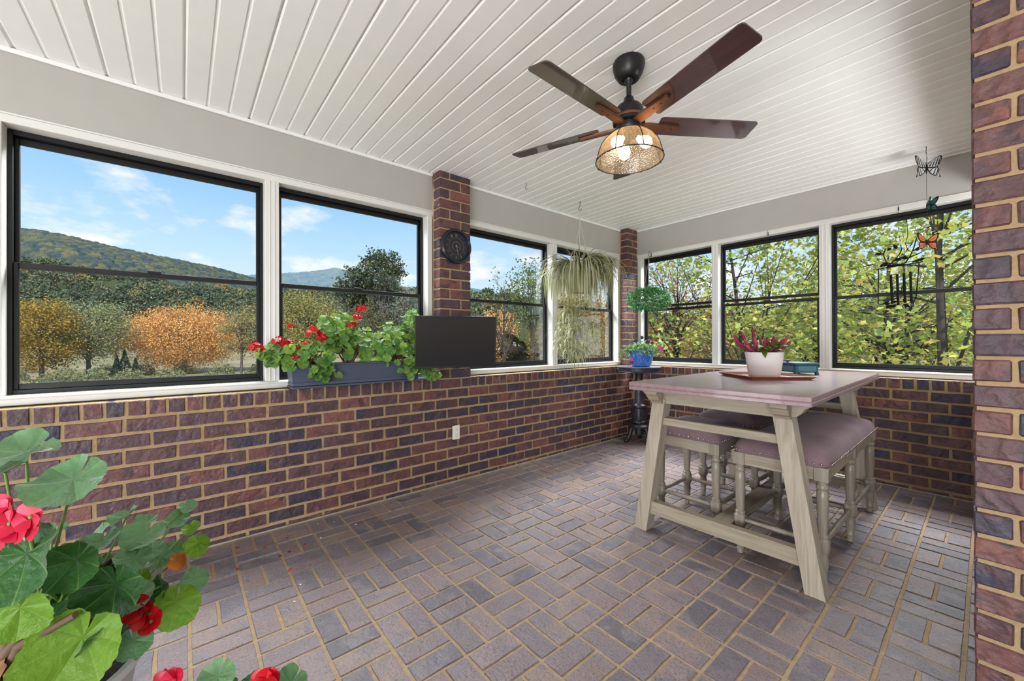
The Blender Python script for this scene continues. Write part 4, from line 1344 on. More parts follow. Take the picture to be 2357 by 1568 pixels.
# ------------------------------------------------------------------ geraniums
def geranium_leaf(n=26, rings=3, cup=.22, wave=.07, seed=0, sinus=.35):
    R = random.Random(seed)
    v = [(0, 0, 0)]; f = []
    ph = [R.uniform(0, 6.28) for _ in range(3)]
    fold = R.uniform(-.25, .35)
    for i in range(1, rings + 1):
        rr_ = i / rings
        for k in range(n + 1):
            u_ = k / n
            a_ = -math.pi + sinus * .5 * rr_ + (2 * math.pi - sinus * rr_) * u_   # notch (sinus) towards -x
            edge = 1 - .10 * math.exp(-((abs(a_) - math.pi) / .35) ** 2)
            lob = edge + (.026 * math.cos(7 * a_ + .4) + .022 * math.cos(21 * a_ + seed)) * rr_ ** 2
            r_ = rr_ * lob * (.94 + .07 * math.cos(a_))
            x, y = r_ * math.cos(a_) + .12 * rr_, r_ * math.sin(a_)
            zz_ = cup * rr_ ** 2 * (1 - .4 * math.cos(2 * a_ + ph[1])) + wave * rr_ ** 2 * (math.sin(3 * a_ + ph[0]) + .5 * math.sin(5 * a_ + ph[2])) + fold * abs(y) * abs(y) + .012 * rr_ * math.cos(7 * a_)
            v.append((x, y, zz_))
    m = n + 1
    for k in range(n): f.append((0, 1 + k, 2 + k))
    for i in range(rings - 1):
        for k in range(n):
            a_ = 1 + i * m + k
            f.append((a_, a_ + m, a_ + m + 1, a_ + 1))
    mb = MB(); mb.add(v, f, R.uniform(0, .5))
    return mb
def ger_mat(name, hue_lo, hue_hi, sheen, trans):
    m = Mt(name)
    p = m.coord('Object')
    sp = m.n('ShaderNodeSeparateXYZ', {0: p})
    ang = m.math('ARCTAN2', sp.outputs[1], sp.outputs[0])
    vein = m.math('ABSOLUTE', m.math('SINE', m.math('MULTIPLY', ang, 3.5)))
    r = m.n('ShaderNodeObjectInfo').outputs['Random']
    base = m.mix(r, hue_lo, hue_hi)
    n_ = m.noise(3, 3, vec=p)
    base = m.mix(m.ramp(n_, [(.35, (0, 0, 0, 1)), (.7, (.6, .6, .6, 1))]), base, hue_hi)
    col = m.mix(m.ramp(vein, [(0.01, (.42, .42, .42, 1)), (.12, (0, 0, 0, 1))]), base, srgb(150, 180, 90))
    bp2 = m.bump(m.math('ADD', m.math('MULTIPLY', vein, .5), m.math('MULTIPLY', m.noise(6, 3, .5, vec=p), .5)), .35, .03)
    pb = m.n('ShaderNodeBsdfPrincipled', {'Base Color': col, 'Roughness': .5, 'Specular IOR Level': .4, 'Normal': bp2, 'Sheen Weight': sheen, 'Sheen Roughness': .35})
    tr = m.n('ShaderNodeBsdfTranslucent', {'Color': m.mix(.45, col, (1, 1, .3, 1), 'MULTIPLY')})
    mx_ = m.n('ShaderNodeMixShader', {0: trans, 1: pb.outputs[0], 2: tr.outputs[0]})
    m.t.links.new(mx_.outputs[0], m.out.inputs[0])
    return m.m
M_GA = ger_mat('geranium_leaf_sky_sheen', srgb(82, 126, 82), srgb(116, 156, 110), .8, .28)  # pale copy for leaf tops, sky sheen put into the colour
M_GB = ger_mat('geranium_leaf_backlit', srgb(92, 136, 36), srgb(128, 166, 52), .2, .42)  # yellow-green copy, light shining through the leaf put into the colour
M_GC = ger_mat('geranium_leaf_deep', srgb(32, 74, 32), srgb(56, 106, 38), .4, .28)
M_GW = ger_mat('window_geranium_leaf', srgb(98, 144, 52), srgb(150, 184, 84), .3, .42)  # leaf green lightened to carry the window backlight in its colour
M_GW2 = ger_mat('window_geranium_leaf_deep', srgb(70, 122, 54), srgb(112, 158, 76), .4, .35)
UP = Vector((0, 0, 1))
def frame(nrm, toward):
    z_ = Vector(nrm).normalized()
    x_ = Vector(toward) - z_ * Vector(toward).dot(z_)
    if x_.length < 1e-4: x_ = z_.orthogonal()
    x_.normalize()
    y_ = z_.cross(x_)
    return Matrix((x_, y_, z_)).transposed()

# window box
PB = empty('window_planter', (0, -3.49, .895), 0, 'long slate blue window planter box on the brick ledge', 'planter')
def pbox():
    y0, y1, z0, z1 = -.455, .445, .016, .158
    b0, b1, t0, t1 = -.085, .048, -.100, .062
    v = [(b0, y0 + .012, z0), (b1, y0 + .012, z0), (b1, y1 - .012, z0), (b0, y1 - .012, z0), (t0, y0, z1), (t1, y0, z1), (t1, y1, z1), (t0, y1, z1)]
    k = .008
    vi = [(t0 + k, y0 + k, z1), (t1 - k, y0 + k, z1), (t1 - k, y1 - k, z1), (t0 + k, y1 - k, z1), (b0 + k, y0 + .02, z1 - .03), (b1 - k, y0 + .02, z1 - .03), (b1 - k, y1 - .02, z1 - .03), (b0 + k, y1 - .02, z1 - .03)]
    f = [(3, 2, 1, 0)] + [(i, (i + 1) % 4, (i + 1) % 4 + 4, i + 4) for i in range(4)]
    f += [(i + 4, (i + 1) % 4 + 4, (i + 1) % 4 + 8, i + 8) for i in range(4)] + [(i + 8, (i + 1) % 4 + 8, (i + 1) % 4 + 12, i + 12) for i in range(4)]
    return MB().add(v + vi, f)
pbx = pbox()
pbx.obj('box', M_SLATE, PB)
MB().box(-.104, .068, -.459, .449, .146, .160, .004).obj('rim', M_SLATE, PB)
MB().box(-.090, .056, -.448, .438, .016, .040, .003).obj('base_band', M_SLATE, PB)
MB().box(-.098, .064, -.452, .605, 0, .014, .003).obj('drip_tray', M_SLATE, PB)
MB().box(-.09, .05, -.44, .43, .155, .163).obj('soil', M_SOIL, PB)

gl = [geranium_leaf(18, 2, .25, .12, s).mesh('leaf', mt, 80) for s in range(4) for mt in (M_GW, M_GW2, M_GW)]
R = random.Random(77)
def flower_head(r_, n_, mat, seed, fl=False):
    Q = random.Random(seed)
    mb = MB()
    for k in range(n_):
        th = Q.uniform(0, 6.283); ct = Q.uniform(-.35, 1)
        st_ = math.sqrt(1 - ct * ct)
        d = Vector((st_ * math.cos(th), st_ * math.sin(th), ct * .8))
        P = d * r_ * Q.uniform(.65, 1.0)
        fr = frame(d + Vector((Q.gauss(0, .35), Q.gauss(0, .35), Q.gauss(0, .35))), (Q.gauss(0, 1), Q.gauss(0, 1), Q.gauss(0, 1)))
        s = r_ * Q.uniform(.30, .42)
        o2 = [(0, 0, 0), (.35, -.35, .1), (.8, -.45, .12), (1.05, -.2, .05), (1.05, .2, .05), (.8, .45, .12), (.35, .35, .1)]
        tt = Q.random()
        for j in range(5):
            a_ = j * 1.2566 + Q.uniform(-.2, .2)
            c_, q = math.cos(a_), math.sin(a_)
            mb.add([P + fr @ Vector(((x * c_ - y * q) * s, (x * q + y * c_) * s, z_ * s * 1.4)) for x, y, z_ in o2], [tuple(range(7))], tt + Q.uniform(-.05, .05))
    return mb
red_heads = [flower_head(.040, 16, M_RED, s).mesh('flower_head', M_RED) for s in range(3)]
HEADS = [((0.020, -3.485, 1.432), 1.0), ((0.030, -3.520, 1.369), .95), ((0.050, -3.557, 1.317), .95), ((-0.020, -3.932, 1.302), .6), ((0.040, -3.809, 1.264), 1.1),
         ((0.050, -3.758, 1.226), .95), ((0.060, -4.018, 1.195), 1.1), ((0.040, -3.961, 1.190), .8), ((0.080, -3.871, 1.175), 1.1), ((0.100, -3.928, 1.091), .75),
         ((0.080, -3.835, 1.106), .4), ((0.085, -3.804, 1.003), .6), ((0.060, -4.141, 1.164), 1.15)]
def geranium(name, base, label, blobs, heads, nleaf, rnd):
    g = empty(name, base, 0, label, 'plant', 'geraniums in the window planter')
    B = Vector(base)
    st_ = MB()
    nodes = []
    for (c_, rad, wgt) in blobs:
        for k in range(max(3, int(wgt * 5))):
            tip = Vector(c_) + Vector((rnd.uniform(-1, 1) * rad[0] * .6, rnd.uniform(-1, 1) * rad[1] * .7, rnd.uniform(-1, 1) * rad[2] * .6))
            m_ = B.lerp(tip, .5) + Vector((rnd.gauss(0, .015), rnd.gauss(0, .02), .05))
            st_.tube([Vector((rnd.uniform(-.03, .03), rnd.uniform(-.04, .04), 0)), m_ - B, tip - B], [.006, .0045, .003], 5)
    st_.obj('stems', M_WSTEM, g, 80)
    tot = sum(b[2] for b in blobs)
    for (c_, rad, wgt) in blobs:
        for k in range(int(nleaf * wgt / tot)):
            while True:
                q = Vector((rnd.uniform(-1, 1), rnd.uniform(-1, 1), rnd.uniform(-1, 1)))
                if .25 < q.length < 1: break
            P = Vector((c_[0] + q.x * rad[0], c_[1] + q.y * rad[1], c_[2] + q.z * rad[2]))
            P.x = max(P.x, -.095)
            nrm = Vector((q.x * .6 + .55, q.y * .5 - .15, .75 + q.z * .4)) + Vector((rnd.gauss(0, .35), rnd.gauss(0, .35), rnd.gauss(0, .3)))
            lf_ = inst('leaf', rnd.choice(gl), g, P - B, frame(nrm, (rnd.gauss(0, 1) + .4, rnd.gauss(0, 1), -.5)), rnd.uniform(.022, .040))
    for P, s in heads:
        P = Vector(P)
        h_ = inst('flower_head', rnd.choice(red_heads), g, P - B, (0, 0, rnd.uniform(0, 6)), s)
        m_ = B.lerp(P, .55) + Vector((0, 0, -.02))
        MB().tube([P - B - Vector((0, 0, .005)), m_ - B, B.lerp(P, .15) - B], .0022, 5).obj('flower_stalk', M_STEM, g, 80)
    return g
geranium('geranium', (-.01, -3.80, 1.05), 'trailing red geranium spilling over the left end of the window planter', [((.05, -3.86, 1.09), (.13, .20, .12), 2.6), ((.055, -4.02, 1.12), (.08, .10, .085), .9), ((.085, -3.75, 1.00), (.03, .10, .075), .6)],
         [h_ for h_ in HEADS if h_[0][1] < -3.7], 150, R)
geranium('geranium', (-.01, -3.56, 1.05), 'tall pale green geranium in the middle of the window planter', [((0.0, -3.63, 1.28), (.10, .14, .15), 2.4), ((.03, -3.50, 1.19), (.11, .14, .14), 1.4)],
         [h_ for h_ in HEADS if h_[0][1] > -3.7], 150, R)
geranium('geranium', (-.01, -3.22, 1.05), 'bushy green geranium at the right end of the window planter, behind the television', [((.01, -3.26, 1.18), (.12, .22, .16), 2.6), ((-.02, -3.06, 1.31), (.08, .10, .15), 1.1), ((.085, -3.08, 1.0), (.03, .15, .09), 1.0), ((.085, -2.96, .945), (.025, .07, .035), .35)],
         [], 210, R)

# foreground geranium beside the camera
FG = empty('potted_geranium', (1.86, -4.69, .60), 0, 'large leafy geranium with pink red flowers filling the bottom left corner', 'potted plant')
FB = Vector((1.86, -4.69, .60))
fl3 = {}
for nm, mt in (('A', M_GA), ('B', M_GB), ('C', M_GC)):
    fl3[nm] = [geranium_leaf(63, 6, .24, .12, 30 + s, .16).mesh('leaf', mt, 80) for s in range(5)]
LV = [  # position, radius, normal (up, to camera, right), leaf kind
 ((1.968, -4.671, 1.030), .056, (1, .25, .2), 'A'), ((2.030, -4.612, .990), .058, (.9, .55, .25), 'A'), ((1.978, -4.690, 1.006), .046, (1, .3, -.2), 'A'),
 ((1.998, -4.665, .881), .070, (.35, 1, .1), 'C'), ((1.973, -4.617, .843), .048, (.2, .9, .5), 'C'), ((1.747, -4.576, .828), .032, (1, .4, -.3), 'A'),
 ((1.842, -4.540, .811), .044, (1, .45, .3), 'A'), ((1.701, -4.475, .807), .024, (1, .35, .4), 'A'), ((1.715, -4.489, .786), .030, (1, .5, .4), 'A'),
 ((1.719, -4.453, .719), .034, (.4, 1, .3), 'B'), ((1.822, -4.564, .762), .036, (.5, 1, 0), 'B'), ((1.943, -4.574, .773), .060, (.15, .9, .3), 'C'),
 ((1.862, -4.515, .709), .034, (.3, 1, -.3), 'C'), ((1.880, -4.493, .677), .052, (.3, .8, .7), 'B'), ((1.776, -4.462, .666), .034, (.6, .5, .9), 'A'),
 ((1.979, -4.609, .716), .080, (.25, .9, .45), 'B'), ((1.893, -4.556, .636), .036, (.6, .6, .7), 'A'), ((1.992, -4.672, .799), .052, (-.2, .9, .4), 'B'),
 ((1.902, -4.655, .767), .056, (.7, .7, .1), 'C'), ((1.857, -4.600, .821), .040, (1, .5, 0), 'A'), ((1.945, -4.697, .830), .050, (.5, .9, -.2), 'C'),
 ((1.782, -4.533, .756), .028, (1, .6, .3), 'A'), ((1.783, -4.611, .818), .028, (1, .6, -.4), 'A'), ((1.886, -4.705, .867), .056, (.8, .7, -.1), 'A'),
 ((1.913, -4.672, .653), .060, (.8, .7, .2), 'C'), ((1.754, -4.520, .721), .027, (.8, .7, .1), 'A'), ((1.765, -4.600, .741), .034, (.6, 1, 0), 'C'),
 ((1.778, -4.554, .702), .030, (.5, .9, .4), 'B'), ((1.858, -4.614, .749), .048, (.6, .9, .2), 'C'), ((1.717, -4.502, .720), .027, (.9, .6, .5), 'A'),
 ((1.857, -4.647, .773), .044, (.8, .6, .2), 'A'), ((1.694, -4.467, .751), .023, (.9, .6, .2), 'B'), ((1.709, -4.543, .794), .028, (1, .4, .1), 'A'),
 ((1.842, -4.665, .849), .038, (1, .6, -.2), 'A')]
R = random.Random(5)
for k in range(26):
    P_ = Vector((1.86, -4.66, .70)) + rgt * R.uniform(-.16, .13) - fwd * R.uniform(-.10, .06) + UP * R.uniform(-.03, .09)
    LV.append((tuple(P_), R.uniform(.026, .046), (R.uniform(.5, 1), R.uniform(.2, .9), R.uniform(-.5, .6)), R.choice('AACB')))
petl = MB()
for P, s, (a_, b_, c_), kd in LV:
    P = Vector(P)
    nrm = UP * a_ - fwd * b_ + rgt * c_
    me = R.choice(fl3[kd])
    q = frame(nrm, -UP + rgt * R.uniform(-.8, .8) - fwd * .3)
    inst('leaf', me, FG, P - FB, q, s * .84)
    root = Vector((1.86 + R.uniform(-.06, .04), -4.67 + R.uniform(-.03, .04), .66 + R.uniform(0, .07)))
    m_ = root.lerp(P, .6) - UP * .02
    petl.tube([root - FB, m_ - FB, P - FB - nrm.normalized() * .002], [.0028, .0024, .0018], 6)
petl.obj('leaf_stalks', M_STEM, FG, 80)
st_ = MB()
for k in range(7):
    P0 = Vector((R.uniform(-.06, .06), R.uniform(-.04, .05), .01))
    P1 = P0 + Vector((R.uniform(-.06, .08), R.uniform(.0, .10), R.uniform(.06, .14)))
    P2 = P1 + Vector((R.uniform(-.05, .06), R.uniform(.0, .07), R.uniform(.03, .10)))
    st_.tube([P0, P1, P2], [.009, .0075, .005], 8)
st_.obj('woody_stems', M_WSTEM, FG, 80)
dm = []
for s in range(3):
    g_ = geranium_leaf(16, 3, .9, .4, 60 + s)
    g_.v = [(x, y * (1 - .35 * abs(x)), z_ + .25 * math.sin(5 * y)) for x, y, z_ in g_.v]
    dm.append(g_.mesh('dry_leaf', M_DRY, 80))
for k in range(24):
    inst('dry_leaf', R.choice(dm), FG, (R.uniform(-.08, .09), R.uniform(-.03, .11), R.uniform(.02, .09)), (R.uniform(-1.5, 1.5), R.uniform(-1.5, 1.5), R.uniform(0, 6)), R.uniform(.014, .026))
do = MB().merge(geranium_leaf(16, 3, 1.1, .3, 70)).obj('orange_leaf', M_DRYOR, FG, 80)
do.location = Vector((1.753, -4.490, .702)) - FB; do.scale = (.020,) * 3; do.rotation_euler = (.9, .4, 1.0)
def petal_mesh(seed):
    Q = random.Random(seed)
    mb = MB()
    n_ = 12; v = [(0, 0, 0)]; f = []
    for i in range(1, 4):
        for k in range(n_ + 1):
            a_ = (-.95 + 1.9 * k / n_)
            r_ = i / 3 * (1.0 - .10 * abs(a_) ** 3)
            v.append((r_ * math.cos(a_ * .75), r_ * math.sin(a_ * .75) * .95, .10 * (i / 3) ** 2 * math.sin(2.2 * a_ + seed) + .12 * (i / 3)))
    m_ = n_ + 1
    for k in range(n_): f.append((0, 1 + k, 2 + k))
    for i in range(2):
        for k in range(n_):
            a_ = 1 + i * m_ + k
            f.append((a_, a_ + m_, a_ + m_ + 1, a_ + 1))
    return mb.add(v, f, Q.uniform(0, .9))
pm_ = [petal_mesh(s).mesh('petal', M_PINKRED, 80) for s in range(4)]
pr_ = [petal_mesh(s).mesh('petal', M_RED, 80) for s in range(4)]
def big_flower(par, base, P, s, meshes, n_=5, face=None):
    e_ = MB().sphere((0, 0, 0), .0035, 8, 5).obj('flower', M_STEM, par, 80)
    e_.location = Vector(P) - base
    nrm = Vector(face) if face else -fwd + UP * R.uniform(-.2, .8) + rgt * R.uniform(-.6, .6)
    q = frame(nrm, UP + rgt * R.uniform(-1, 1))
    for k in range(n_):
        inst('petal', R.choice(meshes), e_, (0, 0, 0), q @ Matrix.Rotation(k * 2 * math.pi / n_ + R.uniform(-.15, .15), 3, 'Z') @ Matrix.Rotation(-R.uniform(.0, .35), 3, 'Y'), s * R.uniform(.85, 1.1))
    return e_
hub = Vector((2.034, -4.660, .940))
cl = MB()
for P in ((2.026, -4.676, .955), (2.050, -4.650, .950), (2.016, -4.684, .936), (2.040, -4.664, .932), (2.060, -4.642, .938), (2.014, -4.692, .960), (2.036, -4.672, .942), (2.022, -4.680, .918)):
    big_flower(FG, FB, P, .021, pm_)
    cl.tube([hub - FB + Vector((.0, .004, -.01)), Vector(P) - FB], .0013, 5)
cl.tube([hub - FB + Vector((.0, .004, -.01)), Vector((1.97, -4.66, .85)) - FB, Vector((1.87, -4.67, .70)) - FB], .0026, 6)
for P in ((1.940, -4.547, .716), (1.928, -4.560, .720), (1.953, -4.530, .706), (1.956, -4.527, .692), (1.946, -4.540, .705)):
    big_flower(FG, FB, P, .024, pr_)
    cl.tube([Vector((1.925, -4.566, .70)) - FB, Vector(P) - FB], .0013, 5)
cl.tube([Vector((1.925, -4.566, .70)) - FB, Vector((1.88, -4.65, .66)) - FB], .0024, 6)
cl.obj('flower_stalks', M_STEM, FG, 80)
MB().lathe([(.105, -.17), (.115, -.165), (.140, -.01), (.150, 0.0), (.150, .014), (.140, .014), (.132, .0), (.128, -.02)], 44, cap=False).lathe([(.001, -.168), (.106, -.168)], 24, cap=False).obj('pot', M_POTGREY, FG, 40)
MB().lathe([(.001, -.012), (.129, -.012)], 24, cap=False).obj('soil', M_SOIL, FG)
SD = empty('plant_stand', (1.86, -4.69, 0), 0, 'low wooden stool under the foreground geranium pot', 'plant stand')
MB().box(-.16, .16, -.16, .16, .402, .43, .004).obj('top', M_DRIFTX, SD)
for a_ in (-1, 1):
    for b_ in (-1, 1):
        MB().box(a_ * .15, a_ * .115, b_ * .15, b_ * .115, 0, .402, .003).obj('leg', M_DRIFTZ, SD)
    MB().box(a_ * .14, a_ * .125, -.12, .12, .34, .40, .002).obj('apron', M_DRIFTY, SD)

# second geranium: only its top reaches into the frame
G2 = empty('small_geranium', (1.955, -4.37, 0), 0, 'small geranium showing only red flowers and a pale leaf at the bottom edge', 'potted plant')
GB2 = Vector((1.955, -4.37, 0))
MB().lathe([(.085, 0), (.09, .004), (.115, .26), (.122, .27), (.122, .29), (.112, .29), (.106, .26)], 36, cap=False).lathe([(.001, .002), (.088, .002)], 20, cap=False).obj('pot', M_POTGREY, G2, 40)
MB().lathe([(.001, .265), (.107, .265)], 20, cap=False).obj('soil', M_SOIL, G2)
cl = MB()
for P in ((1.935, -4.505, .556), (1.945, -4.495, .560), (1.925, -4.512, .553), (1.995, -4.355, .515), (2.004, -4.345, .512), (1.985, -4.362, .513), (1.996, -4.350, .520)):
    big_flower(G2, GB2, P, .022, pr_ if P[1] > -4.45 else pm_)
    cl.tube([Vector((0, 0, .26)), (Vector((0, 0, .30)) + (Vector(P) - GB2)) * .5 + Vector((0, 0, .06)), Vector(P) - GB2], .002, 5)
for P, s, nr, kd in (((1.985, -4.432, .560), .036, (.9, .4, .2), 'A'), ((1.93, -4.36, .46), .04, (.9, .4, -.1), 'C'), ((2.02, -4.40, .45), .04, (.9, .3, .3), 'C'), ((1.95, -4.30, .45), .04, (1, .2, .2), 'A'), ((1.90, -4.42, .46), .04, (1, .2, -.3), 'C'), ((1.99, -4.34, .43), .045, (1, .2, .1), 'C')):
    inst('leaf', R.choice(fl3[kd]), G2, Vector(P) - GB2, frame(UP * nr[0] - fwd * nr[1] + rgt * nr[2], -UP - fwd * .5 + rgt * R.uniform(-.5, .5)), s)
    cl.tube([Vector((0, 0, .26)), (Vector((0, 0, .28)) + Vector(P) - GB2) * .5, Vector(P) - GB2], .002, 5)
cl.obj('stalks', M_STEM, G2, 80)

# fallen petals and flecks on the paving
R = random.Random(41)
for k, (x, y) in enumerate([(.137, -4.247), (.221, -4.123), (.377, -4.268), (.176, -3.983), (.381, -4.010), (.391, -4.053), (.583, -4.047), (.342, -3.934)]):
    o = inst('fallen_petal', pr_[k % 4], None, (x, y, .001), (0, 0, R.uniform(0, 6)), .018)
    tag(o, 'tiny red geranium petal fallen on the brick floor below the window planter', 'petal', 'fallen petals on the brick floor')
M_FLECK = simple('white_fleck', srgb(232, 228, 226), .6)
fm = [petal_mesh(90 + s).mesh('petal', M_FLECK, 80) for s in range(2)]
for k, (x, y) in enumerate([(.103, -3.792), (.762, -4.036), (.142, -3.700), (.277, -3.604), (.875, -4.080), (.322, -3.839), (.32, -2.98), (.52, -3.02)]):
    o = inst('fallen_fleck', fm[k % 2], None, (x, y, .001), (0, 0, R.uniform(0, 6)), .012)
    tag(o, 'tiny dried white petal fleck lying on the brick floor', 'petal', 'white flecks on the brick floor')

# ------------------------------------------------------------------ outdoors: ground, hills, trees
GZ = -2.9
rng = np.random.RandomState(12)
def ground_mat():
    m = Mt('meadow')
    p = m.pos()
    a = m.noise(.05, 4, vec=p); b = m.noise(1.2, 5, .7, vec=p)
    c = m.mix(m.ramp(a, [(.42, (0, 0, 0, 1)), (.6, (1, 1, 1, 1))]), srgb(104, 108, 74), srgb(156, 136, 114))
    c = m.mix(.4, c, m.ramp(b, [(.3, srgb(90, 92, 60)), (.7, srgb(190, 176, 140))]))
    return m.pbr(c, .95, 0, None, .1)
xs, ys = np.meshgrid(np.linspace(-420, 60, 97), np.linspace(-330, 330, 133), indexing='ij')
zs = GZ + .25 * np.sin(xs * .11) * np.cos(ys * .09)
zs += np.clip((np.hypot(xs, ys) - 95) / 60, 0, 1) * 2.0
V = np.stack([xs, ys, zs], -1).reshape(-1, 3)
ni, nj = xs.shape
ii, jj = np.meshgrid(np.arange(ni - 1), np.arange(nj - 1), indexing='ij')
a_ = (ii * nj + jj).ravel()
F = np.stack([a_, a_ + nj, a_ + nj + 1, a_ + 1], -1)
o = link('meadow_ground', np_mesh('meadow_ground', V, F, ground_mat(), smooth=True), kind='structure')

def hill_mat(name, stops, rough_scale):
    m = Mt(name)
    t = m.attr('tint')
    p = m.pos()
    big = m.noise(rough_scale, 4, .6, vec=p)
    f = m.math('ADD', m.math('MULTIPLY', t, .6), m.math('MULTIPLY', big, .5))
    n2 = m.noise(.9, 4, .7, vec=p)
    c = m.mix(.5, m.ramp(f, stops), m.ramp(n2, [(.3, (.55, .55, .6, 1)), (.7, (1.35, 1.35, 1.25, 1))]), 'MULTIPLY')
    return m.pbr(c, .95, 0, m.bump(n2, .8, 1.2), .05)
def hill(name, ridge, zbase, depth, cell, hgt, mat, nu, nv, seed):
    r_ = np.random.RandomState(seed)
    rp = np.array(ridge, float)
    d = np.r_[0, np.cumsum(np.linalg.norm(np.diff(rp[:, :2], axis=0), axis=1))]
    s = np.linspace(0, d[-1], nu)
    P = np.stack([np.interp(s, d, rp[:, k]) for k in range(3)], -1)
    c0 = np.array([CAM.x, CAM.y])
    out = P[:, :2] - c0
    out /= np.linalg.norm(out, axis=1)[:, None]
    t = np.linspace(-1, .18, nv)      # -1 foot towards us, 0 ridge, >0 behind
    X = P[:, None, 0] + out[:, None, 0] * t[None] * depth
    Y = P[:, None, 1] + out[:, None, 1] * t[None] * depth
    prof = np.where(t < 0, np.cos(np.clip(-t, 0, 1) * math.pi) * .5 + .5, 1 - t * 1.2)
    prof = np.where(t < 0, prof * .55 + (1 + t) * .45, prof)
    Z = zbase + (P[:, None, 2] - zbase) * prof[None]
    sp_ = np.sin(s[:, None] * .018 + seed) * 5 * np.clip(-t, 0, 1)[None] * (hgt / 4)
    Z = Z + sp_
    # rounded crowns on a jittered cell grid
    gx, gy = np.floor(X / cell).astype(int), np.floor(Y / cell).astype(int)
    best = np.full(X.shape, 9.0); tint = np.zeros(X.shape)
    def hsh(a, b, k): return np.modf(np.abs(np.sin(a * 127.1 + b * 311.7 + k * 74.7 + seed) * 43758.5453))[0]
    for di in (-1, 0, 1):
        for dj in (-1, 0, 1):
            a, b = gx + di, gy + dj
            px, py = (a + .15 + .7 * hsh(a, b, 1)) * cell, (b + .15 + .7 * hsh(a, b, 2)) * cell
            dd = np.hypot(X - px, Y - py) / cell
            m_ = dd < best
            best = np.where(m_, dd, best); tint = np.where(m_, hsh(a, b, 3), tint)
    Z = Z + hgt * (np.sqrt(np.clip(1 - (best / .85) ** 2, 0, 1)) - .4) * (.7 + .6 * tint)
    V = np.stack([X, Y, Z], -1).reshape(-1, 3)
    ii, jj = np.meshgrid(np.arange(nu - 1), np.arange(nv - 1), indexing='ij')
    a = (ii * nv + jj).ravel()
    F = np.stack([a, a + 1, a + nv + 1, a + nv], -1)
    ft = tint[:-1, :-1].ravel()
    return link(name, np_mesh(name, V, F, mat, ft, smooth=False), kind='structure')
RA = [(-785, -295, 149.6), (-743, -230, 138.7), (-699, -161, 130.9), (-694, -147, 128.4), (-683, -126, 126.8), (-675, -108, 123.1), (-667, -83, 117.5), (-661, -61, 112.5), (-658, -34, 108.4), (-654, -13, 105.0), (-652, 13, 101.2), (-649, 40, 96.4), (-655, 80, 87.5), (-668, 127, 77.7), (-669, 204, 60.2)]
RB_ = [(-1216, -94, 131.1), (-1180, -20, 140.6), (-1117, 56, 148.2), (-1079, 101, 151.9), (-1029, 162, 155.6), (-991, 208, 159.3), (-965, 238, 163.1), (-946, 261, 167.9), (-927, 284, 162.9), (-896, 322, 146.9), (-852, 375, 126.9), (-801, 436, 114.8), (-721, 454, 112.0), (-689, 461, 112.0), (-666, 473, 106.1), (-628, 488, 91.1), (-600, 522, 72.5), (-544, 589, 45.9), (-431, 724, 18.9)]
RC = [(-354, -136, 46.5), (-305, -86, 40.4), (-279, -62, 35.3), (-269, -50, 33.2), (-256, -35, 30.4), (-253, -23, 29.5), (-250, -11, 28.1), (-247, 0, 26.2), (-243, 12, 24.0), (-238, 27, 23.3), (-218, 43, 22.7), (-194, 56, 21.6), (-171, 68, 20.4), (-149, 79, 18.4), (-121, 82, 14.6), (-103, 88, 11.4), (-83, 111, 9.0), (-53, 147, 8.8), (-14, 194, 8.6), (25, 241, 8.4)]
M_HA = hill_mat('near_mountain_forest', gstops((48, 66, 82), (58, 76, 78), (92, 98, 72), (54, 72, 84), (110, 108, 74), (50, 70, 84), (78, 88, 76), (46, 62, 80)), .02)  # blue tones in the palette stand in for distance haze
M_HB = hill_mat('far_mountain_hazy_forest', gstops((84, 112, 142), (100, 124, 142), (124, 138, 128), (92, 118, 146)), .008)  # bluer still, more haze put into the forest colour
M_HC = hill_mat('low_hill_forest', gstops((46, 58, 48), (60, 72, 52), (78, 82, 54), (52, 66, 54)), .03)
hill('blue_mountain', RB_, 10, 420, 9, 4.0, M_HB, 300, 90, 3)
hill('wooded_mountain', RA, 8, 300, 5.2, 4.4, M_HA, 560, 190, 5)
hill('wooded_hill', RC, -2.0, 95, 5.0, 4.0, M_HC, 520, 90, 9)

# ---- trees
STAR = [(-.50, 0), (-.14, .20), (-.10, .46), (.10, .20), (.22, .24), (.50, 0), (.22, -.24), (.10, -.20), (-.10, -.46), (-.14, -.20)]
def leaves_np(C, size, r_, up=.5, star=False):
    n = len(C)
    nr = r_.normal(size=(n, 3)); nr[:, 2] += up; nr /= np.linalg.norm(nr, axis=1)[:, None]
    t = r_.normal(size=(n, 3)); t -= nr * (t * nr).sum(1)[:, None]; t /= np.linalg.norm(t, axis=1)[:, None]
    b = np.cross(nr, t)
    s = (size * r_.uniform(.65, 1.25, n))[:, None]
    if star:
        V = np.stack([C + t * s * x + b * s * y + nr * s * .25 * y * y for x, y in STAR], 1).reshape(-1, 3)
        return V, np.arange(10 * n).reshape(n, 10)
    V = np.stack([C - t * s * .5, C + b * s * .30 + nr * s * .06, C + t * s * .5, C - b * s * .30 + nr * s * .06], 1).reshape(-1, 3)
    F = np.arange(4 * n).reshape(n, 4)
    return V, F
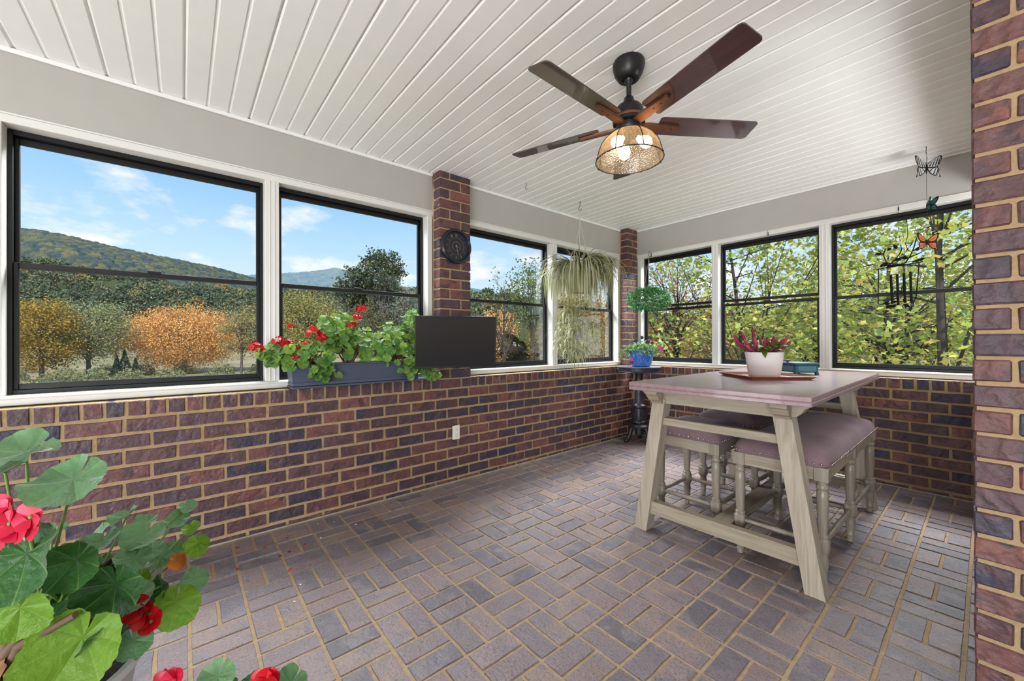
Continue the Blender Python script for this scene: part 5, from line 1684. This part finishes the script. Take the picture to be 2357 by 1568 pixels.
def branches(H, cz, rx, rz, trunk, r_, nb, lean=(0, 0), seed=0):
    mb = MB(); tips = []
    top = Vector((lean[0] * H, lean[1] * H, H * .86))
    P = [Vector((0, 0, -.1)), Vector((lean[0] * H * .2 + r_.normal() * .05 * H * .3, lean[1] * H * .2, H * .3)), Vector((lean[0] * H * .6, lean[1] * H * .6, H * .6)), top]
    mb.tube(P, [trunk, trunk * .8, trunk * .5, trunk * .12], 7)
    for k in range(nb):
        f = r_.uniform(.22, .85)
        a = r_.uniform(0, 6.283)
        seg = f * 3
        i = min(2, int(seg)); s0 = P[i].lerp(P[i + 1], seg - i)
        zz_ = cz + rz * r_.uniform(-.75, .85)
        hr = rx * math.sqrt(max(.05, 1 - ((zz_ - cz) / rz) ** 2)) * r_.uniform(.55, .95)
        e = Vector((hr * math.cos(a) + lean[0] * zz_, hr * math.sin(a) + lean[1] * zz_, max(zz_, s0.z + .02 * H)))
        m_ = s0.lerp(e, .5) + Vector((r_.normal() * .03 * H, r_.normal() * .03 * H, .02 * H))
        w = trunk * .42 * (1 - f * .6)
        mb.tube([s0, m_, e], [w, w * .55, w * .15], 5)
        tips.append(e); tips.append(m_.lerp(e, .6))
        for j in range(2):
            e2 = m_.lerp(e, .5) + Vector((r_.normal(), r_.normal(), abs(r_.normal()) * .7)) * (.16 * rx)
            mb.tube([m_, e2], [w * .4, w * .1], 4)
            tips.append(e2)
    return mb, tips
M_BARK = simple('bark', srgb(88, 80, 74), .9, noise=.3, nscale=6)
M_BARKD = simple('dark_bark', srgb(56, 48, 44), .9, noise=.3, nscale=6)
TM = {}
def tree_mat(key, *cs, trans=.32):
    if key not in TM: TM[key] = leaf_mat('leaves_' + key, gstops(*cs), trans, .6, .2)
    return TM[key]
def tree(name, xy, H, rx, rz, cz, n, size, mat, label, cat='tree', group=None, trunk=None, nb=24, clump=.32, seed=1, bark=None, lean=(0, 0), shell=.45, up=.9, gz=GZ, ratio=1.0, star=False):
    r_ = np.random.RandomState(seed)
    e = empty(name, (xy[0], xy[1], gz), 0, label, cat, group)
    mb, tips = branches(H, cz, rx, rz, trunk or H * .018, r_, nb, lean)
    mb.obj('trunk', bark or M_BARK, e, 80)
    if n:
        nc = max(20, n // 45)
        q = r_.normal(size=(nc, 3)); q /= np.linalg.norm(q, axis=1)[:, None]
        q *= (shell + (1 - shell) * r_.uniform(0, 1, nc) ** .6)[:, None]
        C = q * np.array([rx, rx * ratio, rz]) + np.array([0, 0, cz])
        C[:, 0] += lean[0] * C[:, 2]; C[:, 1] += lean[1] * C[:, 2]
        if tips:
            T = np.array([tuple(t) for t in tips]); C = np.concatenate([C, T])
        idx = r_.randint(0, len(C), n)
        L = C[idx] + r_.normal(size=(n, 3)) * clump * rx * np.array([.42, .42, .30])
        V, F = leaves_np(L, np.full(n, size), r_, up, star)
        ct = r_.uniform(0, 1, len(C))
        tint = np.clip(ct[idx] * .6 + r_.uniform(0, .4, n), 0, .999)
        link('foliage', np_mesh('foliage', V, F, mat, tint), e, kind='stuff')
    return e
G_GOLD = tree_mat('gold', (124, 108, 50), (160, 134, 56), (184, 150, 66), (138, 124, 62), (196, 166, 84))
G_SAGE = tree_mat('sage', (116, 126, 92), (146, 152, 108), (168, 170, 122), (130, 138, 100), (182, 176, 120))
G_ORANGE = tree_mat('orange', (208, 150, 88), (222, 172, 98), (204, 142, 94), (230, 190, 112), (218, 164, 98), trans=.12)
G_GREY = tree_mat('greygreen', (104, 112, 104), (130, 136, 122), (146, 148, 128), (116, 122, 108))
G_CON = tree_mat('conifer', (50, 70, 58), (64, 86, 66), (76, 96, 72))
G_YG = tree_mat('yellowgrey', (150, 142, 96), (176, 164, 104), (130, 128, 96), (186, 172, 118))
G_OLIVE = tree_mat('olive', (132, 128, 74), (160, 152, 88), (146, 140, 84), (176, 164, 98))
G_OAK = tree_mat('oak', (74, 88, 72), (92, 104, 80), (110, 116, 84), (84, 96, 78))
G_DULL = tree_mat('dull', (104, 106, 86), (126, 122, 92), (142, 136, 104), (116, 116, 96))
G_LEAFY = tree_mat('leafy', (72, 96, 62), (98, 122, 74), (120, 136, 80), (88, 108, 70))
G_BROWN = tree_mat('brown', (150, 124, 84), (170, 138, 84), (186, 150, 92), (140, 126, 96))
G_MAPLE = tree_mat('maple', (132, 158, 86), (166, 184, 98), (192, 200, 108), (206, 206, 116), (112, 140, 84), (218, 204, 120), (150, 172, 104), trans=.40)
G_MAPLE2 = tree_mat('maple2', (146, 168, 88), (182, 194, 102), (208, 206, 112), (220, 202, 110), (122, 148, 92), (172, 188, 118), (224, 190, 116), trans=.42)
G_RUST = tree_mat('rust', (166, 122, 66), (186, 140, 76), (150, 130, 84), (196, 156, 88), (140, 136, 92))
TG = 'trees beyond the window wall'
tree('golden_tree', (-61.3, -16.0), 8.9, 3.2, 4.0, 4.9, 15000, .22, G_GOLD, 'golden olive tree at the left edge of the first window', seed=2, trunk=.22)
tree('sage_tree', (-63.9, -12.9), 9.2, 4.0, 3.7, 5.4, 9500, .22, G_SAGE, 'pale sage green tree with a forked grey trunk right of the golden tree', seed=3, trunk=.22, nb=30)
tree('orange_maple', (-69.8, -4.3), 8.7, 6.6, 3.9, 4.8, 44000, .20, G_ORANGE, 'broad glowing orange maple in the first window', seed=4, trunk=.28, nb=34, shell=.6)
tree('bare_tree', (-84.5, -12.6), 9.0, 3.0, 3.6, 5.6, 900, .30, G_GREY, 'bare grey twiggy tree between the sage tree and the orange maple', seed=5, nb=46)
tree('yellow_grey_tree', (-55.0, 1.0), 8.6, 2.5, 3.6, 5.2, 4200, .20, G_YG, 'thin yellow grey tree right of the orange maple', seed=6, nb=34)
tree('olive_tree', (-46.6, 6.3), 10.1, 3.9, 3.8, 6.2, 9000, .22, G_OLIVE, 'olive yellow tree with a dark spreading trunk in the second window', seed=7, nb=34, bark=M_BARKD)
tree('tall_oak', (-55.8, 18.8), 18.2, 3.3, 3.2, 14.9, 4200, .46, G_OAK, 'tallest dark oak rising above the hills in the second window', seed=8, trunk=.30, nb=26)
tree('broad_oak', (-58.5, 21.5), 12.6, 5.0, 4.2, 8.3, 4600, .46, G_OAK, 'broad dark oak below the tallest oak in the second window', seed=18, trunk=.3, nb=26)
tree('slim_oak', (-60.7, 16.0), 16.4, 2.7, 3.4, 12.8, 2400, .44, G_OAK, 'slim dark oak left of the tallest oak', seed=9, nb=26)
tree('grey_green_tree', (-58.7, 12.1), 10.8, 3.2, 4.4, 6.2, 6500, .24, G_DULL, 'dull grey green tree behind the tall geranium', seed=10, nb=36)
tree('grey_brown_tree', (-53.1, 15.8), 9.8, 3.4, 4.2, 5.6, 6500, .24, G_DULL, 'grey brown bushy tree below the tallest oak', seed=11, nb=36)
tree('dusky_tree', (-49.3, 20.3), 12.0, 3.2, 5.0, 6.8, 6500, .24, G_GREY, 'dusky grey tree at the right side of the second window', seed=12, nb=40)
tree('sparse_tree', (-25.2, 18.0), 11.2, 2.1, 3.8, 7.4, 420, .24, G_LEAFY, 'nearly leafless dark trunked tree in the third window', seed=13, nb=40, bark=M_BARKD, trunk=.13)
tree('leafy_ash', (-25.1, 21.2), 12.4, 2.5, 3.6, 8.6, 1800, .28, G_LEAFY, 'tall half bare green tree at the right side of the third window', seed=14, nb=34, bark=M_BARKD, trunk=.14)
tree('rusty_orange_tree', (-38.2, 27.4), 8.4, 2.8, 3.6, 4.8, 6500, .22, G_ORANGE, 'rusty orange tree low in the third window beside the television', seed=15)
tree('amber_tree', (-30.3, 27.5), 6.4, 2.0, 2.8, 3.6, 2000, .28, G_GOLD, 'small amber tree low in the third window beside the mullion', seed=16)
tree('brown_tree', (-24.9, 27.7), 10.2, 3.9, 4.4, 5.9, 7000, .22, G_BROWN, 'brown autumn tree behind the spider plant', seed=17, nb=34)
tree('rust_tree', (-5.6, 11.9), 8.4, 2.8, 3.3, 5.2, 2300, .13, G_RUST, 'rusty brown airy tree in the left window of the back wall', seed=20, nb=46, bark=M_BARKD, trunk=.12)
tree('ochre_tree', (-11.5, 17.6), 5.6, 3.6, 2.6, 3.0, 6500, .17, G_RUST, 'ochre tree behind the rusty tree in the left back window', seed=21, nb=36)
tree('green_maple', (-1.2, 7.6), 9.6, 3.0, 4.4, 4.9, 5400, .155, G_MAPLE, 'green maple with a slanting dark trunk in the middle window of the back wall', seed=22, nb=20, bark=M_BARKD, trunk=.085, lean=(-.10, .05), clump=.22, up=1.6, star=True)
tree('green_maple', (-1.6, 15.4), 7.6, 3.6, 3.4, 4.2, 5200, .17, G_MAPLE, 'green maple farther back between the middle and right back windows', up=1.4, seed=23, nb=24, bark=M_BARKD)
tree('yellow_maple', (2.1, 7.7), 10.0, 3.2, 4.6, 5.0, 7200, .165, G_MAPLE2, 'yellow green maple filling the right window of the back wall', seed=24, nb=20, bark=M_BARKD, trunk=.10, lean=(.03, .02), clump=.22, up=1.6, star=True)
tree('yellow_maple', (.8, 13.8), 8.6, 3.4, 4.0, 4.6, 6000, .16, G_MAPLE2, 'yellow green maple behind the one in the right back window', seed=25, nb=36, bark=M_BARKD)
tree('green_maple', (4.6, 15.5), 9.4, 3.4, 4.4, 5.2, 5000, .17, G_MAPLE, 'green maple at the far right behind the wind chime', seed=26, nb=36, bark=M_BARKD)
tree('brown_oak', (-9.5, 25.0), 7.4, 4.2, 3.4, 4.0, 7000, .20, G_BROWN, 'tall brown oak far behind the middle window of the back wall', seed=27, nb=36)
tree('pale_oak', (1.0, 25.0), 7.4, 5.0, 3.4, 4.0, 8000, .20, G_OLIVE, 'pale olive oak far behind the right window of the back wall', seed=28, nb=36)
# little conifers in front of the orange maple
for k, (xy, H, lb) in enumerate([((-63.2, -10.5), 2.6, 'left of the three small dark conifers below the orange maple'), ((-64.0, -9.9), 3.3, 'middle and tallest of the three small dark conifers below the orange maple'), ((-61.8, -8.8), 2.3, 'right of the three small dark conifers below the orange maple')]):
    e = empty('small_conifer', (xy[0], xy[1], GZ), 0, lb, 'tree')
    r_ = np.random.RandomState(60 + k)
    n = 700
    t = r_.uniform(0.05, 1, n) ** .8
    rr_ = (1 - t) * H * .30 * np.sqrt(r_.uniform(.2, 1, n)); an = r_.uniform(0, 6.283, n)
    V, F = leaves_np(np.stack([rr_ * np.cos(an), rr_ * np.sin(an), t * H], -1), np.full(n, .22), r_, .2)
    link('foliage', np_mesh('foliage', V, F, G_CON, r_.uniform(0, 1, n)), e, kind='stuff')
    MB().tube([(0, 0, -.1), (0, 0, H * .9)], [.06, .01], 6).obj('trunk', M_BARKD, e)
# shrub row along the bank
r_ = np.random.RandomState(31)
def shrub_mesh(mat, seed, n=900, size=.16):
    q_ = np.random.RandomState(seed)
    q = q_.normal(size=(n, 3)); q /= np.linalg.norm(q, axis=1)[:, None]
    q[:, 2] = np.abs(q[:, 2])
    q *= q_.uniform(.6, 1.0, n)[:, None]
    V, F = leaves_np(q * np.array([1.25, 1.25, 1.25]), np.full(n, size), q_, .5)
    return np_mesh('foliage', V, F, mat, q_.uniform(0, 1, n))
G_SHRUB = tree_mat('shrub', (112, 122, 92), (140, 146, 108), (162, 160, 118), (96, 108, 84))
G_SHRUBB = tree_mat('shrub_blue', (108, 118, 122), (130, 138, 138), (150, 154, 144), (120, 124, 112))
sm = [shrub_mesh(G_SHRUB, 40 + k) for k in range(3)]
smb = [shrub_mesh(G_SHRUBB, 50 + k) for k in range(3)]
dirs1 = [(u, -1.568 + (u - 40) * .000705, -.321 + (u - 40) * .000846) for u in range(0, 960, 30)]
for k, (u, dx_, dy_) in enumerate(dirs1):
    Z = (31, 40, 52)[k % 3] + r_.uniform(-3, 3)
    o = inst('shrub', sm[k % 3], None, (CAM.x + dx_ * Z, CAM.y + dy_ * Z, GZ - .1), (0, 0, r_.uniform(0, 6)), r_.uniform(1.0, 1.5))
    tag(o, 'low grey green shrub on the bank just above the sills of the first two windows', 'shrub', 'shrubs along the bank')
for k, u in enumerate(range(1130, 1440, 34)):
    dx_, dy_ = -1.568 + (u - 40) * .000705, -.321 + (u - 40) * .000846
    Z = 26 + r_.uniform(-2, 2)
    o = inst('shrub', smb[k % 3], None, (CAM.x + dx_ * Z, CAM.y + dy_ * Z, GZ - .1), (0, 0, r_.uniform(0, 6)), r_.uniform(1.5, 2.0))
    tag(o, 'blue grey shrub low behind the third and fourth windows', 'shrub', 'shrubs below the corner windows')
# forest on the low hill: single trees, alike at this distance
def forest_mesh(mat, seed, n=420):
    q_ = np.random.RandomState(seed)
    q = q_.normal(size=(n, 3)); q /= np.linalg.norm(q, axis=1)[:, None]
    q *= q_.uniform(.7, 1.0, n)[:, None]
    C = q * np.array([2.6, 2.6, 3.0]) + np.array([0, 0, 3.6])
    V, F = leaves_np(C, np.full(n, .85), q_, .6)
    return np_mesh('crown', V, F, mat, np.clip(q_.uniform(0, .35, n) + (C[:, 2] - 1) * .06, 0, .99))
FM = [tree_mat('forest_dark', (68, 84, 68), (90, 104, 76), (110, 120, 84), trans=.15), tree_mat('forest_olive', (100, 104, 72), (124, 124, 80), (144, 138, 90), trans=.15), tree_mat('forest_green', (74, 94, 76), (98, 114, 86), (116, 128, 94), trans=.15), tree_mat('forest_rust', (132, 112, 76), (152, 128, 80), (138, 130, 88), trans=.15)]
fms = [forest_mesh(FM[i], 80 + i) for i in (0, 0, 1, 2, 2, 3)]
rc = np.array(RC, float)
dc = np.r_[0, np.cumsum(np.linalg.norm(np.diff(rc[:, :2], axis=0), axis=1))]
cnt = 0
for k in range(2000):
    s = r_.uniform(dc[1], dc[15]); t = -r_.uniform(.0, .92)
    P = np.array([np.interp(s, dc, rc[:, i]) for i in range(3)])
    ou = P[:2] - np.array([CAM.x, CAM.y]); L_ = np.linalg.norm(ou); ou /= L_
    x, y = P[0] + ou[0] * t * 95, P[1] + ou[1] * t * 95
    pf = (math.cos(-t * math.pi) * .5 + .5) * .55 + (1 + t) * .45
    z_ = -2.0 + (P[2] + 2.0) * pf
    if np.hypot(x - CAM.x, y - CAM.y) < 92: continue
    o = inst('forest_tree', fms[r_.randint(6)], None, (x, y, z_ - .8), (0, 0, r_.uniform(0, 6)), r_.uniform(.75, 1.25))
    tag(o, 'wooded hillside tree standing below the mountain ridge', 'tree', 'forest trees on the low hill')
    cnt += 1
    if cnt >= 290: break

# the rest of that wood, too far to tell tree from tree
VV = []; FF = []; TT = []
base_n = 0
fr_ = np.random.RandomState(99)
for k in range(900):
    s = fr_.uniform(dc[1], dc[16]); t = -fr_.uniform(.0, .95)
    P = np.array([np.interp(s, dc, rc[:, i]) for i in range(3)])
    ou = P[:2] - np.array([CAM.x, CAM.y]); ou /= np.linalg.norm(ou)
    x, y = P[0] + ou[0] * t * 95, P[1] + ou[1] * t * 95
    if np.hypot(x - CAM.x, y - CAM.y) < 84: continue
    pf = (math.cos(-t * math.pi) * .5 + .5) * .55 + (1 + t) * .45
    z_ = -2.0 + (P[2] + 2.0) * pf
    q = fr_.normal(size=(260, 3)); q /= np.linalg.norm(q, axis=1)[:, None]
    q *= fr_.uniform(.75, 1.0, 260)[:, None]
    C = q * np.array([2.7, 2.7, 2.9]) * fr_.uniform(.8, 1.25) + np.array([x, y, z_ + 2.4])
    V, F = leaves_np(C, np.full(260, .85), fr_, .6)
    VV.append(V); FF.append(F + base_n); base_n += len(V)
    TT.append(np.full(260, fr_.uniform(0, .7)) + fr_.uniform(0, .28, 260))
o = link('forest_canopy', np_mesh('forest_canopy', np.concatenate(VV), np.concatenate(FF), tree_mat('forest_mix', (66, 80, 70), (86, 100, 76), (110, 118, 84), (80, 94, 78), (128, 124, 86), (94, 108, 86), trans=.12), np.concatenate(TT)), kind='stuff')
tag(o, 'dense dark wood covering the low hill below the mountain', 'forest')
